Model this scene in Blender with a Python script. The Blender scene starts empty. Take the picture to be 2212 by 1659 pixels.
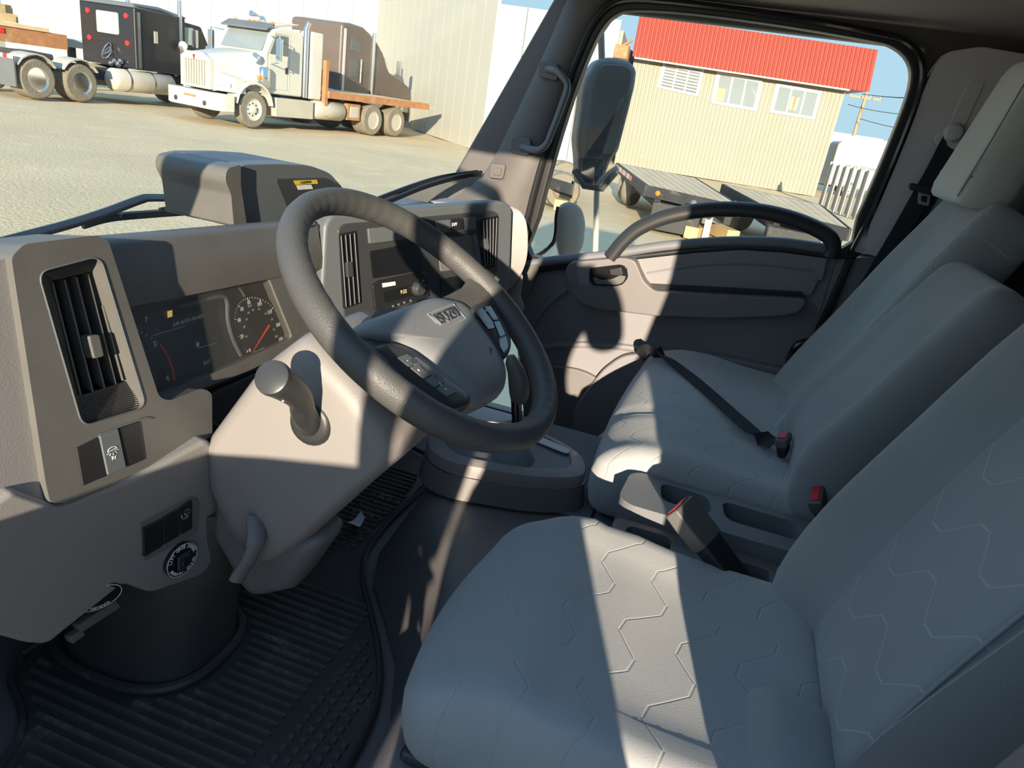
import bpy, bmesh, math, random
from mathutils import Vector as V, Matrix, Quaternion
random.seed(7)
S = bpy.context.scene
COL = S.collection

# ---------------------------------------------------------------- camera
FPX, PITCH, ROLL, AZ = 1533.0, math.atan(603/1533), math.radians(9), math.radians(15)
CAM = V((-1.39, -.37, 1.08))
cd = V((math.cos(PITCH)*math.cos(AZ), math.cos(PITCH)*math.sin(AZ), -math.sin(PITCH)))
r0 = V((math.sin(AZ), -math.cos(AZ), 0)); u0 = r0.cross(cd)
cr = math.cos(ROLL)*r0 + math.sin(ROLL)*u0
cu = -math.sin(ROLL)*r0 + math.cos(ROLL)*u0
camd = bpy.data.cameras.new('camera'); camo = bpy.data.objects.new('camera', camd); COL.objects.link(camo)
camd.sensor_width = 36; camd.lens = 36*FPX/2212; camd.clip_start = .02; camd.clip_end = 900
camo.matrix_world = Matrix(((cr.x, cu.x, -cd.x, CAM.x), (cr.y, cu.y, -cd.y, CAM.y), (cr.z, cu.z, -cd.z, CAM.z), (0, 0, 0, 1)))
S.camera = camo

# ---------------------------------------------------------------- sky, sun, exposure
SUN_AZ, SUN_EL, SUN_E, SKY_E = math.radians(13), math.radians(12), 7.6, 1.65
W = bpy.data.worlds.new('sky'); S.world = W; W.use_nodes = True
wn, wl = W.node_tree.nodes, W.node_tree.links
wtc = wn.new('ShaderNodeTexCoord'); wsp = wn.new('ShaderNodeSeparateXYZ'); wrp = wn.new('ShaderNodeValToRGB')   # clear low-sun sky: pale at the horizon, deeper blue overhead
wl.new(wtc.outputs['Generated'], wsp.inputs[0]); wl.new(wsp.outputs[2], wrp.inputs[0]); wl.new(wrp.outputs[0], wn['Background'].inputs[0]); wn['Background'].inputs[1].default_value = SKY_E
for p_, c_ in ((.0, (.22, .32, .38, 1)), (.05, (.17, .31, .42, 1)), (.20, (.16, .32, .48, 1)), (1.0, (.15, .31, .56, 1))):
    e_ = wrp.color_ramp.elements[0] if p_ == 0 else (wrp.color_ramp.elements[1] if p_ == 1 else wrp.color_ramp.elements.new(p_)); e_.position = p_; e_.color = c_
sd = V((math.cos(SUN_EL)*math.cos(SUN_AZ), math.cos(SUN_EL)*math.sin(SUN_AZ), -math.sin(SUN_EL)))
sl = bpy.data.lights.new('sun', 'SUN'); sl.energy = SUN_E; sl.angle = math.radians(.55); sl.color = (1, .86, .66)
so = bpy.data.objects.new('sun', sl); COL.objects.link(so); so.rotation_euler = sd.to_track_quat('-Z', 'Y').to_euler(); so.location = (-8, -3, 6)
S.view_settings.view_transform = 'Standard'; S.view_settings.look = 'None'
S.view_settings.exposure = 0.55; S.view_settings.gamma = 1.0; S.view_settings.use_curve_mapping = False

# ---------------------------------------------------------------- measuring helpers
def ray(x, y): return cd + cr*((x-1106)/FPX) - cu*((y-829.5)/FPX)
def at(x, y, pl):                         # where the sight line of a photo point meets a real surface plane (point, normal)
    q = ray(x, y); P, N = pl
    return CAM + q*((P-CAM).dot(N)/q.dot(N))
def AX(v): return (V((v, 0, 0)), V((-1, 0, 0)))
def AY(v): return (V((0, v, 0)), V((0, -1, 0)))
def AZp(v): return (V((0, 0, v)), V((0, 0, 1)))
def PL(p, n): return (V(p), V(n).normalized())
def sh(pl, d): return (pl[0]+pl[1]*d, pl[1])   # a plane moved along its normal
def fil(pts, r, n=4, closed=True):             # rounded corners
    out = []; m = len(pts); pts = [V(p) if len(p) == 3 else V((p[0], p[1], 0)) for p in pts]
    for i, p in enumerate(pts):
        if not closed and i in (0, m-1): out.append(p); continue
        rr = r[i] if isinstance(r, (list, tuple)) else r
        a, b = pts[i-1]-p, pts[(i+1) % m]-p
        k = min(rr, a.length*.48, b.length*.48)
        if k < 1e-6: out.append(p); continue
        A, B = p+a.normalized()*k, p+b.normalized()*k
        for j in range(n+1):
            t = j/n; out.append(A*(1-t)**2 + p*2*t*(1-t) + B*t*t)
    return out
def smooth(pts, n=6, closed=False):            # Catmull-Rom through points
    P = [V(p) if len(p) == 3 else V((p[0], p[1], 0)) for p in pts]; m = len(P); out = []
    g = (lambda i: P[i % m]) if closed else (lambda i: P[max(0, min(m-1, i))])
    for i in range(m if closed else m-1):
        a, b, c, d = g(i-1), g(i), g(i+1), g(i+2)
        for j in range(n):
            t = j/n; out.append(.5*(2*b+(c-a)*t+(2*a-5*b+4*c-d)*t*t+(3*b-a-3*c+d)*t**3))
    if not closed: out.append(P[-1])
    return out

# ---------------------------------------------------------------- mesh helpers
OFF = {}
class MB:
    def __init__(s): s.v = []; s.f = []
    def add(s, vs, fs):
        o = len(s.v); s.v += [V(v) for v in vs]; s.f += [tuple(i+o for i in f) for f in fs]; return s
    def box(s, c, d, M=None):
        c = V(c); h = V(d)/2; vs = []
        for x in (-1, 1):
            for y in (-1, 1):
                for z in (-1, 1):
                    q = V((x*h.x, y*h.y, z*h.z)); vs.append(c+(M @ q if M else q))
        return s.add(vs, [(0, 1, 3, 2), (4, 6, 7, 5), (0, 4, 5, 1), (2, 3, 7, 6), (0, 2, 6, 4), (1, 5, 7, 3)])
    def bb(s, x0, x1, y0, y1, z0, z1): return s.box(((x0+x1)/2, (y0+y1)/2, (z0+z1)/2), (abs(x1-x0), abs(y1-y0), abs(z1-z0)))
    def prism(s, pts, vec, holes=()):
        vec = V(vec); pts = [V(p) for p in pts]; n = len(pts)
        if not holes:
            return s.add(pts+[p+vec for p in pts], [tuple(range(n)), tuple(range(2*n-1, n-1, -1))]+[(i, i+n, (i+1) % n+n, (i+1) % n) for i in range(n)])
        bm = bmesh.new(); es = []; loops = []
        for lp in [pts]+[[V(p) for p in h] for h in holes]:
            vv = [bm.verts.new(p) for p in lp]; loops.append(vv)
            es += [bm.edges.new((vv[i], vv[(i+1) % len(vv)])) for i in range(len(vv))]
        bmesh.ops.triangle_fill(bm, use_beauty=True, use_dissolve=False, edges=es)
        bm.verts.index_update(); vs = [v.co.copy() for v in bm.verts]; N = len(vs)
        fs = [tuple(v.index for v in f.verts) for f in bm.faces]
        out = list(fs)+[tuple(i+N for i in reversed(f)) for f in fs]
        for lp in loops:
            k = [v.index for v in lp]
            out += [(k[i], k[i]+N, k[(i+1) % len(k)]+N, k[(i+1) % len(k)]) for i in range(len(k))]
        bm.free()
        return s.add(vs+[p+vec for p in vs], out)
    def loft(s, rings, cap=True, closed=True):
        n = len(rings[0]); vs = [p for r in rings for p in r]; fs = []
        for k in range(len(rings)-1):
            for i in range(n if closed else n-1):
                j = (i+1) % n; fs.append((k*n+i, k*n+j, (k+1)*n+j, (k+1)*n+i))
        if cap and closed: fs += [tuple(range(n-1, -1, -1)), tuple(range((len(rings)-1)*n, len(rings)*n))]
        return s.add(vs, fs)
    def tube(s, path, r, n=8, closed=False, flat=1.0, up=None, cap=True):
        P = [V(p) for p in path]; m = len(P); rings = []; prev = None
        for i, p in enumerate(P):
            a = P[(i-1) % m] if (closed or i) else P[0]; b = P[(i+1) % m] if (closed or i < m-1) else P[-1]
            t = (b-a).normalized()
            if up is not None: x = V(up)-t*V(up).dot(t)
            elif prev is None: x = t.orthogonal()
            else: x = prev-t*prev.dot(t)
            x.normalize(); prev = x; y = t.cross(x)
            rr = r[i] if isinstance(r, (list, tuple)) else r
            rings.append([p+x*(math.cos(2*math.pi*k/n)*rr)+y*(math.sin(2*math.pi*k/n)*rr*flat) for k in range(n)])
        if closed: rings.append(rings[0]); return s.loft(rings, False)
        return s.loft(rings, cap)
    def ribbon(s, path, wdir, w, t):       # a flat strap with thickness
        P = [V(p) for p in path]; rings = []
        for i, p in enumerate(P):
            T = (P[min(i+1, len(P)-1)]-P[max(i-1, 0)]).normalized()
            wd = V(wdir[i]) if isinstance(wdir, list) else V(wdir)
            x = (wd-T*wd.dot(T)).normalized(); y = T.cross(x)
            rings.append([p+x*(a*w/2)+y*(b*t/2) for a, b in ((-1, -1), (1, -1), (1, 1), (-1, 1))])
        return s.loft(rings)
    def lathe(s, c, ax, prof, n=24, ref=None):
        c = V(c); ax = V(ax).normalized(); x = (V(ref) if ref else ax.orthogonal()); x = (x-ax*x.dot(ax)).normalized(); y = ax.cross(x)
        rings = [[c+ax*h+x*(math.cos(2*math.pi*k/n)*max(r, 1e-4))+y*(math.sin(2*math.pi*k/n)*max(r, 1e-4)) for k in range(n)] for r, h in prof]
        return s.loft(rings)
    def dome(s, pts, N, prof):             # rings of an outline, shrinking and rising
        pts = [V(p) for p in pts]; c = sum(pts, V())/len(pts); N = V(N)
        return s.loft([[c+(p-c)*k+N*h for p in pts] for k, h in prof])
    def cage(s, nx, ny, nz, fn):           # skin of an nx*ny*nz block, each point u,v,w in -1..1 moved by fn
        idx = {}; vs = []; fs = []
        def g(i, j, k):
            if (i, j, k) not in idx:
                idx[(i, j, k)] = len(vs); vs.append(V(fn(2*i/nx-1, 2*j/ny-1, 2*k/nz-1)))
            return idx[(i, j, k)]
        for i in range(nx):
            for j in range(ny):
                fs.append((g(i, j, nz), g(i+1, j, nz), g(i+1, j+1, nz), g(i, j+1, nz))); fs.append((g(i, j, 0), g(i, j+1, 0), g(i+1, j+1, 0), g(i+1, j, 0)))
        for i in range(nx):
            for k in range(nz):
                fs.append((g(i, 0, k), g(i+1, 0, k), g(i+1, 0, k+1), g(i, 0, k+1))); fs.append((g(i, ny, k), g(i, ny, k+1), g(i+1, ny, k+1), g(i+1, ny, k)))
        for j in range(ny):
            for k in range(nz):
                fs.append((g(0, j, k), g(0, j, k+1), g(0, j+1, k+1), g(0, j+1, k))); fs.append((g(nx, j, k), g(nx, j+1, k), g(nx, j+1, k+1), g(nx, j, k+1)))
        return s.add(vs, fs)
    def build(s, name, mat, parent=None, bevel=0, seg=2, sub=0, smooth_=True, ang=40, label=None):
        me = bpy.data.meshes.new(name); o3 = OFF.get(root_of(parent), V()) if parent else V()
        me.from_pydata([tuple(v-o3) for v in s.v], [], s.f); me.update()
        bm = bmesh.new(); bm.from_mesh(me); bmesh.ops.remove_doubles(bm, verts=bm.verts, dist=1e-6); bmesh.ops.recalc_face_normals(bm, faces=bm.faces); bm.to_mesh(me); bm.free()
        ob = bpy.data.objects.new(name, me); COL.objects.link(ob); me.materials.append(M[mat])
        if parent: ob.parent = parent
        if smooth_:
            me.shade_smooth()
            if not bevel and not sub: me.set_sharp_from_angle(angle=math.radians(ang))
        if bevel:
            m = ob.modifiers.new('bevel', 'BEVEL'); m.width = bevel; m.segments = seg; m.limit_method = 'ANGLE'; m.angle_limit = math.radians(32); m.use_clamp_overlap = True
            ob.modifiers.new('wn', 'WEIGHTED_NORMAL').keep_sharp = False
        if sub:
            m = ob.modifiers.new('sub', 'SUBSURF'); m.levels = sub; m.render_levels = sub
        if label: ob['label'] = label
        return ob
def root_of(o):
    while o.parent: o = o.parent
    return o
def thing(name, loc, label, cat, group=None, local=False, rz=0, kind=None):
    o = bpy.data.objects.new(name, None); COL.objects.link(o); o.location = loc; o.rotation_euler = (0, 0, rz); o.empty_display_size = .05
    if not local: OFF[o] = V(loc)
    return tag(o, label, cat, group, kind)
def tag(o, label=None, cat=None, group=None, kind=None):
    if label: o['label'] = label
    if cat: o['category'] = cat
    if group: o['group'] = group
    if kind: o['kind'] = kind
    return o
def plate(name, px, pl, depth, mat, parent, r=0, bevel=.002, holes=(), n=4, seg=2, label=None):   # a slab whose front face has the outline measured on plane pl
    f = fil(px, r, n) if r else [V((p[0], p[1], 0)) for p in px]
    return MB().prism([at(p[0], p[1], pl) for p in f], -pl[1]*depth, [[at(p[0], p[1], pl) for p in h] for h in holes]).build(name, mat, parent, bevel=bevel, seg=seg, label=label)
def text(body, size, o, xd, yd, mat, parent, name='lettering', ex=.0004, align='CENTER', sx=1.0):
    cu_ = bpy.data.curves.new('t', 'FONT'); cu_.body = body; cu_.size = size; cu_.extrude = ex; cu_.align_x = align; cu_.align_y = 'CENTER'; cu_.resolution_u = 2
    to = bpy.data.objects.new('t', cu_); COL.objects.link(to)
    me = bpy.data.meshes.new_from_object(to.evaluated_get(bpy.context.evaluated_depsgraph_get()))
    bpy.data.objects.remove(to); bpy.data.curves.remove(cu_)
    xd = V(xd).normalized(); yd = V(yd); yd = (yd-xd*yd.dot(xd)).normalized(); zd = xd.cross(yd); o = V(o)-(OFF.get(root_of(parent), V()) if parent else V())
    for v in me.vertices: v.co = o+xd*v.co.x*sx+yd*v.co.y+zd*v.co.z
    me.materials.clear(); me.materials.append(M[mat]); me.name = name
    ob = bpy.data.objects.new(name, me); COL.objects.link(ob)
    if parent: ob.parent = parent
    return ob
def copy_tree(o, parent=None):
    c = o.copy(); COL.objects.link(c); c.parent = parent
    for ch in list(o.children): copy_tree(ch, c)
    return c
def share(o, loc, parent, rot=None):
    c = o.copy(); COL.objects.link(c); c.parent = parent; c.location = loc
    if rot is not None: c.rotation_euler = rot
    return c

# ---------------------------------------------------------------- materials
M = {}
def mat(name, col, rough=.5, metal=0, grain=None, vary=None, spec=.5, coat=0, sheen=0, emit=0, dirt=None):
    m = bpy.data.materials.new(name); m.use_nodes = True; t = m.node_tree; b = t.nodes['Principled BSDF']; L = t.links.new
    b.inputs['Base Color'].default_value = (*col, 1); b.inputs['Roughness'].default_value = rough; b.inputs['Metallic'].default_value = metal
    b.inputs['Specular IOR Level'].default_value = spec; b.inputs['Coat Weight'].default_value = coat
    if sheen: b.inputs['Sheen Weight'].default_value = sheen; b.inputs['Sheen Roughness'].default_value = .5
    if emit: b.inputs['Emission Color'].default_value = (*col, 1); b.inputs['Emission Strength'].default_value = emit
    tc = t.nodes.new('ShaderNodeTexCoord')
    if grain:
        nz = t.nodes.new('ShaderNodeTexNoise'); nz.inputs['Scale'].default_value = grain[0]; nz.inputs['Detail'].default_value = 2; L(tc.outputs['Object'], nz.inputs['Vector'])
        bp = t.nodes.new('ShaderNodeBump'); bp.inputs['Strength'].default_value = grain[1]; bp.inputs['Distance'].default_value = grain[2] if len(grain) > 2 else .001
        L(nz.outputs[0], bp.inputs['Height']); L(bp.outputs[0], b.inputs['Normal'])
    c_out = None
    if vary or dirt:
        sc, am = vary or (8, 0)
        n2 = t.nodes.new('ShaderNodeTexNoise'); n2.inputs['Scale'].default_value = sc; n2.inputs['Detail'].default_value = 5; L(tc.outputs['Object'], n2.inputs['Vector'])
        mx = t.nodes.new('ShaderNodeMix'); mx.data_type = 'RGBA'; L(n2.outputs[0], mx.inputs[0])
        mx.inputs[6].default_value = (*[c*(1-am) for c in col], 1); mx.inputs[7].default_value = (*[min(1, c*(1+am)) for c in col], 1)
        c_out = mx.outputs[2]
    if dirt:                               # dirt = (colour, scale, threshold): dust lying in patches
        n3 = t.nodes.new('ShaderNodeTexNoise'); n3.inputs['Scale'].default_value = dirt[1]; n3.inputs['Detail'].default_value = 8; n3.inputs['Roughness'].default_value = .7; L(tc.outputs['Object'], n3.inputs['Vector'])
        rp = t.nodes.new('ShaderNodeMapRange'); rp.inputs[1].default_value = dirt[2]; rp.inputs[2].default_value = dirt[2]+.18; L(n3.outputs[0], rp.inputs[0])
        m3 = t.nodes.new('ShaderNodeMix'); m3.data_type = 'RGBA'; L(rp.outputs[0], m3.inputs[0]); L(c_out, m3.inputs[6]); m3.inputs[7].default_value = (*dirt[0], 1); c_out = m3.outputs[2]
    if c_out: L(c_out, b.inputs['Base Color'])
    M[name] = m; return m
mat('black_plastic', (.125, .118, .112), .42, grain=(900, .25, .0006), vary=(14, .2))
mat('panel_black', (.045, .046, .050), .38, grain=(1200, .15, .0004))
mat('slate_plastic', (.12, .13, .14), .45, grain=(900, .2, .0005))
mat('gloss_black', (.012, .012, .014), .12, coat=.4)
mat('rubber', (.065, .061, .058), .5, grain=(500, .2, .0006), vary=(9, .35), dirt=((.22, .19, .15), 16, .58))
mat('grip_black', (.030, .030, .032), .42, grain=(900, .2, .0005))
mat('rubber_rib', (.105, .097, .088), .6, grain=(500, .3, .0008), vary=(9, .35), dirt=((.26, .23, .18), 18, .55))
mat('boot_rubber', (.075, .070, .068), .55, grain=(300, .2, .0006), vary=(7, .3), dirt=((.09, .08, .07), 11, .66))
mat('seal', (.012, .012, .013), .4)
mat('taupe', (.255, .232, .228), .5, grain=(420, .35, .0009), vary=(5, .07))
mat('taupe_dark', (.165, .15, .15), .55, grain=(420, .3, .0009), vary=(5, .08))
mat('door_grey', (.22, .21, .22), .55, grain=(420, .3, .0008), vary=(4, .06))
mat('pillar_dark', (.105, .095, .092), .5, grain=(300, .2, .0006))
mat('pillar_lilac', (.62, .58, .60), .5, grain=(300, .15, .0005))
mat('headliner', (.36, .32, .30), .95, grain=(260, .5, .0012), vary=(6, .08))
mat('wheel_skin', (.080, .078, .078), .5, grain=(420, .55, .0013), vary=(20, .12))
mat('airbag_skin', (.235, .24, .255), .5, grain=(420, .3, .0008))
mat('carpet', (.17, .19, .21), .95, grain=(500, .7, .002), vary=(12, .2))
mat('tunnel_plastic', (.17, .155, .155), .5, grain=(420, .3, .0008), vary=(5, .12))
mat('console_grey', (.17, .172, .185), .5, grain=(420, .25, .0007))
mat('chrome', (.75, .76, .78), .12, metal=1)
mat('steel', (.45, .45, .46), .35, metal=1, vary=(6, .2))
mat('red_button', (.62, .035, .045), .35)
mat('webbing', (.022, .024, .028), .75, grain=(1500, .5, .0008))
mat('print_white', (.85, .86, .86), .5)
mat('print_grey', (.42, .45, .48), .5)
mat('print_red', (.75, .04, .03), .45)
mat('lcd_text', (.62, .42, .12), .5, emit=.7)
mat('lcd_grey', (.25, .28, .30), .5, emit=.15)
mat('dial_black', (.008, .009, .012), .5)
mat('screen_film', (.030, .032, .038), .3)
mat('label_yellow', (.85, .56, .02), .45)
mat('label_white', (.8, .8, .78), .5)
mat('paper', (.72, .75, .82), .7, vary=(30, .15))
mat('switch_black', (.018, .018, .02), .4, grain=(900, .15, .0004))
mat('paint_white', (.50, .495, .44), .4, vary=(2, .06)); 
mat('port_blue', (.35, .62, .75), .3)

def fabric(name, col, zig=None, lite=1.35, soft=.4):
    m = mat(name, col, .9, sheen=.35); t = m.node_tree; b = t.nodes['Principled BSDF']; L = t.links.new
    tc = [n for n in t.nodes if n.type == 'TEX_COORD'][0]
    nz = t.nodes.new('ShaderNodeTexNoise'); nz.inputs['Scale'].default_value = 900; nz.inputs['Detail'].default_value = 3; L(tc.outputs['Object'], nz.inputs['Vector'])
    wv = t.nodes.new('ShaderNodeTexNoise'); wv.inputs['Scale'].default_value = 4; L(tc.outputs['Object'], wv.inputs['Vector'])
    mx = t.nodes.new('ShaderNodeMix'); mx.data_type = 'RGBA'; L(wv.outputs[0], mx.inputs[0])
    mx.inputs[6].default_value = (*[c*.85 for c in col], 1); mx.inputs[7].default_value = (*[c*1.15 for c in col], 1); out = mx.outputs[2]
    bp = t.nodes.new('ShaderNodeBump'); bp.inputs['Strength'].default_value = .55; bp.inputs['Distance'].default_value = .0012; L(nz.outputs[0], bp.inputs['Height'])
    if zig:                                # pressed zigzag lines of the cloth: (U axis, V axis, period, spacing, amplitude)
        U, Vv, per, spc, amp = zig
        def dot(a):
            n = t.nodes.new('ShaderNodeVectorMath'); n.operation = 'DOT_PRODUCT'; L(tc.outputs['Object'], n.inputs[0]); n.inputs[1].default_value = a; return n.outputs['Value']
        def mt(op, *a):
            n = t.nodes.new('ShaderNodeMath'); n.operation = op
            for i, x in enumerate(a):
                if isinstance(x, (int, float)): n.inputs[i].default_value = x
                else: L(x, n.inputs[i])
            return n.outputs[0]
        u, v = dot(U), dot(Vv)
        tri = mt('PINGPONG', mt('DIVIDE', u, per), .5)                     # 0..0.5
        trap = mt('MINIMUM', mt('MAXIMUM', mt('MULTIPLY_ADD', tri, 3.2, -.3), 0), 1)
        q = mt('DIVIDE', mt('MULTIPLY_ADD', trap, amp, v), spc)
        d = mt('ABSOLUTE', mt('SUBTRACT', mt('FRACT', q), .5))
        line = mt('SUBTRACT', 1, mt('MINIMUM', mt('DIVIDE', d, .0026/spc), 1))
        m2 = t.nodes.new('ShaderNodeMix'); m2.data_type = 'RGBA'; L(mt('MULTIPLY', line, soft), m2.inputs[0]); L(out, m2.inputs[6]); m2.inputs[7].default_value = (*[min(1, c*lite*1.3) for c in col], 1); out = m2.outputs[2]
        b2 = t.nodes.new('ShaderNodeBump'); b2.inputs['Strength'].default_value = .5; b2.inputs['Distance'].default_value = .003; b2.invert = True
        L(line, b2.inputs['Height']); L(bp.outputs[0], b2.inputs['Normal']); L(b2.outputs[0], b.inputs['Normal'])
    else: L(bp.outputs[0], b.inputs['Normal'])
    L(out, b.inputs['Base Color'])
fabric('cloth_plain', (.29, .295, .30))
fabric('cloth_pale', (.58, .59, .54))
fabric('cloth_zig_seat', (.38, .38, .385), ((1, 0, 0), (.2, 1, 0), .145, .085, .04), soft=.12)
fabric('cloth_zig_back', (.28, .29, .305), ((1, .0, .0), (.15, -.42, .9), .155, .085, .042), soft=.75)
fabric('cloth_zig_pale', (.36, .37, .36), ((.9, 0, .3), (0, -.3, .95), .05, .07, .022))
def glass(name, tint, refl):
    m = bpy.data.materials.new(name); m.use_nodes = True; t = m.node_tree; t.nodes.remove(t.nodes['Principled BSDF']); L = t.links.new
    tr = t.nodes.new('ShaderNodeBsdfTransparent'); tr.inputs[0].default_value = (*tint, 1)
    gl = t.nodes.new('ShaderNodeBsdfGlossy'); gl.inputs['Roughness'].default_value = .02
    lw = t.nodes.new('ShaderNodeLayerWeight'); lw.inputs[0].default_value = .5
    pw = t.nodes.new('ShaderNodeMath'); pw.operation = 'POWER'; L(lw.outputs['Facing'], pw.inputs[0]); pw.inputs[1].default_value = 4
    fr = t.nodes.new('ShaderNodeMath'); fr.operation = 'MULTIPLY_ADD'; L(pw.outputs[0], fr.inputs[0]); fr.inputs[1].default_value = refl*.8; fr.inputs[2].default_value = refl*.1
    mx = t.nodes.new('ShaderNodeMixShader'); L(fr.outputs[0], mx.inputs[0]); L(tr.outputs[0], mx.inputs[1]); L(gl.outputs[0], mx.inputs[2]); L(mx.outputs[0], t.nodes['Material Output'].inputs[0])
    M[name] = m
glass('clear_glass', (.97, .985, .975), .22)
glass('cover_glass', (.9, .9, .9), .5)
_t = M['cover_glass'].node_tree; _o = _t.nodes['Material Output']; _prev = _o.inputs[0].links[0].from_socket          # thin dust on the lens
_df = _t.nodes.new('ShaderNodeBsdfDiffuse'); _df.inputs[0].default_value = (.55, .52, .48, 1); _mx = _t.nodes.new('ShaderNodeMixShader'); _mx.inputs[0].default_value = .05
_t.links.new(_prev, _mx.inputs[1]); _t.links.new(_df.outputs[0], _mx.inputs[2]); _t.links.new(_mx.outputs[0], _o.inputs[0])
mat('mirror_glass', (.30, .32, .34), .02, metal=1)
# ================================================================ the cab shell
GZ = -.78
def struct(mb, name, m, **k): return tag(mb.build(name, m, **k), kind='structure')
struct(MB().bb(-.97, .97, -1.02, .86, -.06, 0), 'floor', 'tunnel_plastic')
struct(MB().prism([(-.97, .86, 0), (-.97, .86, .58), (-.97, .80, .60), (-.97, .80, 0)], (1.94, 0, 0)), 'wall_front', 'taupe_dark')
fr = MB()
fr.prism([(-.99, -1.02, -.06), (.99, -1.02, -.06), (.99, -1.02, 1.44), (-.99, -1.02, 1.44)], (0, -.05, 0))
struct(fr, 'wall_rear', 'taupe_dark')
# driver side: the body round the open door (pillars, sill, roof rail)
wlm = MB()
wlm.prism([(-.97, -1.04, -.06), (-.97, .86, -.06), (-.97, .86, .70), (-.97, .56, .84), (-.97, .25, 1.45), (-.97, -1.04, 1.45)], (-.05, 0, 0),
          [[(-.97, -.57, .02), (-.97, .48, .02), (-.97, .50, .80), (-.97, .22, 1.34), (-.97, -.66, 1.34), (-.97, -.66, 1.05), (-.97, -.625, .82), (-.97, -.575, .66)]])
struct(wlm, 'wall_left', 'taupe_dark', bevel=.01)
# passenger side: body outside the door
wr = MB()
wr.prism([(.985, -1.04, -.06), (.985, .86, -.06), (.985, .86, .70), (.985, .60, .80), (.985, .30, 1.45), (.985, -1.04, 1.45)], (.05, 0, 0),
         [[(.985, -.76, .0), (.985, .50, .0), (.985, .54, .62), (.985, .13, 1.375), (.985, -.735, 1.375)]])
struct(wr, 'wall_right', 'pillar_dark', bevel=.01)
# headliner, slightly domed
ce = MB()
def cefn(u, v, w):
    return (u*.985, -.42+v*.74, 1.425+.035*(1-u*u)*(1-v**4)*1 + (w+1)*.02 - .02*max(0, v-.6))
ce.cage(14, 10, 1, cefn); struct(ce, 'ceiling', 'headliner')
# windscreen: curved sheet between the pillars
ws = MB(); g0 = []
for j in range(9):
    row = []
    for i in range(17):
        u = i/8-1; t = j/8
        row.append(V((u*(.955-.02*t), .68+.19*(1-u*u)-(.42+.05*(1-u*u))*t, .60+.84*t)))
    g0.append(row)
n0 = V((0, .9, .4)).normalized()
vs = [p for r in g0 for p in r]+[p+n0*.006 for r in g0 for p in r]; nn = 9*17; fs = []
for j in range(8):
    for i in range(16):
        a = j*17+i; fs += [(a, a+1, a+18, a+17), (a+nn, a+17+nn, a+18+nn, a+1+nn)]
struct(ws.add(vs, fs), 'window_1', 'clear_glass')

struct(MB().prism([(-1.03, -.75, -.33), (-1.30, -.72, -.33), (-1.30, .30, -.33), (-1.03, .35, -.33)], (0, 0, -.06)), 'trim_3', 'black_plastic', bevel=.01)
# ---- pillars
tr1 = thing('trim_1', (.9, .4, .8), 'dark plastic windscreen pillar cover with moulded grab handle', None, kind='structure')
Lp = [(1262, -70), (1222, 0), (1190, 75), (1150, 165), (1100, 270), (1068, 335), (1035, 382), (990, 420), (930, 450)]
Rp = [(1362, -70), (1318, 8), (1272, 85), (1236, 180), (1200, 290), (1168, 380), (1146, 430), (1130, 470), (1115, 500)]
Lp, Rp = smooth(Lp, 4), smooth(Rp, 4)
rings = []
for a, b in zip(Lp, Rp):
    A, B = at(a.x, a.y, AX(.925)), at(b.x, b.y, AX(.925)); row = []
    for k in range(7):
        t = k/6; row.append(A.lerp(B, t)+V((-.03*math.sin(math.pi*t)**.7+.012, 0, 0)))
    rings.append(row+[q+V((.03, 0, 0)) for q in reversed(row)])
MB().loft(rings).build('pillar_cover', 'pillar_dark', tr1)
hp = [at(x, y, AX(z)) for x, y, z in ((1183, 150, .90), (1200, 152, .865), (1216, 166, .85), (1226, 188, .848), (1214, 228, .848), (1192, 285, .85), (1180, 312, .855), (1160, 324, .868), (1128, 316, .90))]
gh = MB().tube(smooth(hp, 5), .0125, 10, flat=.85).build('grab_handle', 'slate_plastic', tr1)
for (x, y) in ((1188, 152), (1128, 314)):
    plate('mount', [(x-24, y-22), (x+20, y-14), (x+16, y+24), (x-28, y+14)], AX(.893), .02, 'black_plastic', tr1, r=10, bevel=.004)
plate('cap', [(1060, 352), (1092, 356), (1086, 388), (1056, 384)], AX(.897), .012, 'pillar_dark', tr1, r=6, bevel=.003)
plate('cap', [(1067, 362), (1084, 364), (1080, 380), (1064, 378)], AX(.893), .006, 'pillar_dark', tr1, r=3, bevel=.002)

tr2 = thing('trim_2', (.93, -.8, .0), 'pale lilac grey door pillar cover holding the belt slider', None, kind='structure')
plate('upper_cover', [(2016, 150), (2045, 112), (2120, 100), (2250, 122), (2330, 300), (2330, 760), (1888, 552), (1838, 545), (1900, 400), (1988, 210)], AX(.915), .05, 'pillar_lilac', tr2, r=14, bevel=.012, seg=3)
plate('lower_cover', [(1806, 556), (1900, 560), (2300, 760), (2200, 1100), (1660, 905), (1712, 770)], AX(.938), .05, 'door_grey', tr2, r=5, bevel=.006)
plate('slider_track', [(2096, 172), (2128, 178), (2078, 288), (2046, 278)], sh(AX(.915), .003), .004, 'pillar_lilac', tr2, r=10, bevel=.0015)
plate('coat_hook', [(1738, 742), (1770, 748), (1762, 775), (1734, 768)], AX(.925), .012, 'black_plastic', tr2, r=4)
plate('latch_cover', [(1722, 796), (1748, 800), (1742, 832), (1716, 826)], AX(.922), .012, 'door_grey', tr2, r=4)

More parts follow.
